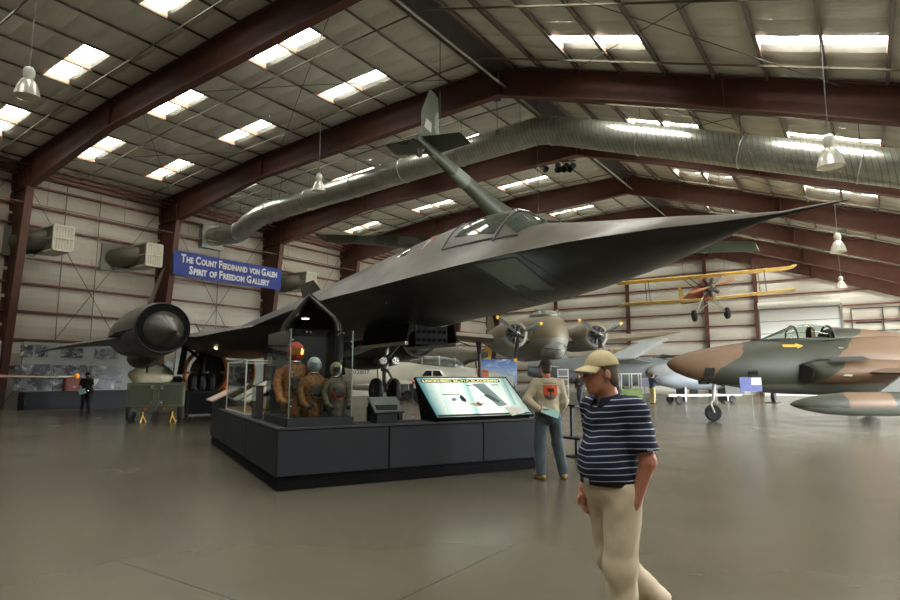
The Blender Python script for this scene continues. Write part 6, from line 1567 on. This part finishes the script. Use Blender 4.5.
# --- blue hoist at the second rafter's peak
hp_ = at(497, 98, 24.6)
ho = thing('chain_hoist', 'small blue chain hoist hanging under the rafter peak', 'hoist', (hp_.x, hp_.y, hp_.z))
m = MB(); m.bb((-.14,-.1,-.12),(.14,.1,.14)); m.cyl((0,0,.1),(0,0,.5),.03,n=8); obj('housing', m, pm('hoist_blue', (44,62,130), .4), ho, bevel=.03)
m = MB(); m.cyl((0,0,-.1),(0,0,-1.4),.018,n=6); obj('chain', m, GREYM, ho)
m = MB(); m.torus((0,0,-1.48), .07, .02, (0,1,0), 14, 6); obj('hook', m, RODM, ho)
# --- display wall along the left side: grey board, prints, low dark plinth
BX = -33.2
for y0_, y1_, lb in ((12.2,18.75,'grey exhibition board with black and white photos left of the olive cart'),(4.4,11.3,'grey exhibition board left of the first red column, cut by the picture edge'),(20.0,26.3,'grey exhibition board behind the jet engine stand')):
    eb = thing('exhibition_board', lb, 'display board', (BX, y0_, 0))
    L = y1_-y0_
    m = MB(); m.bb((-.1,0,.82),(0,L,3.25)); obj('board', m, pm('board_grey', (134,138,134), .6), eb, smooth=0)
    m = MB(); m.bb((-.1,0,.0),(.55,L,.1)); m.bb((-.1,0,.1),(.6,L,.85)); obj('plinth', m, PANELM, eb, smooth=0)
def print_mat(name, a, b, c, sc_):
    t = NT(name); n = t.noise(sc_, 5, .65, t.coord('Generated', (1,1,1)), .8); t.set(.4, 0, .4, t.ramp(n, [(.38, lin(a)), (.47, lin(b)), (.58, lin(c))], True)); return t.m
PMS = [print_mat('photo_print_%s' % w_, (40,42,46), (104,106,108), (186,186,178), s_) for w_, s_ in (('one',2.2),('two',3),('three',4.2),('four',2.6))]
def photo(px0, px1, py0, py1, label, k, name='photo_print'):
    # place on the board plane by its measured edges
    def hit(px, py):
        d = FW + RT*(px-450)/FPX + UP*(300-py)/FPX; return V3((0,0,EYE)) + d*((BX+.02)/d.x)
    a, b = hit(px0, (py0+py1)/2), hit(px1, (py0+py1)/2); z1, z0 = hit((px0+px1)/2, py0).z, hit((px0+px1)/2, py1).z
    m = MB(); m.bb((0,0,0),(.03,b.y-a.y,z1-z0)); o = obj(name, m, PMS[k % 4], None, smooth=0); o.location = (BX+.001, a.y, z0)
    tag(o, label, 'picture', 'photos on the left exhibition boards'); return o
photo(20.5,33,345,357,'black and white portrait photo, first from the red column, top row',0)
photo(35,48,345,357,'dark photo of a figure, second from the red column, top row',1)
photo(61,83,348,358,'wide group photo in the middle of the top row',2)
photo(95,106,349,358,'pale photo of a vehicle, first of the right-hand pair in the top row',3)
photo(107,118,348.5,358.5,'photo of a dark standing shape, last in the top row',1)
photo(14,52,364,390,'large faded aerial scene print at the left of the lower row',3,'photo_mural')
photo(53,87,365,390,'large dark foliage print in the middle of the lower row',2,'photo_mural')
photo(89,122,366,389,'large print of an aircraft at the right of the lower row',0,'photo_mural')
photo(165,173,361,370,'small striped photo right of the cart, upper of two',3)
photo(171,176.5,376,383,'tiny dark plaque right of the cart, lower of two',1)
rc = thing('red_cabinet', 'small red-brown cabinet standing before the lower photo murals', 'cabinet', (BX+.32, 14.05, .86))
m = MB(); m.bb((-.28,0,0),(.0,.75,.72)); obj('body', m, pm('cabinet_red', (120,56,40), .5), rc, smooth=0, bevel=.01)
for z in (.08,.4):
    m = MB(); m.bb((0,.05,z),(.015,.7,z+.26)); dr = obj('drawer', m, pm('cabinet_red', (120,56,40)), rc, smooth=0); m = MB(); m.bb((.015,.32,z+.11),(.04,.43,z+.14)); obj('handle', m, CHROME, dr, smooth=0)
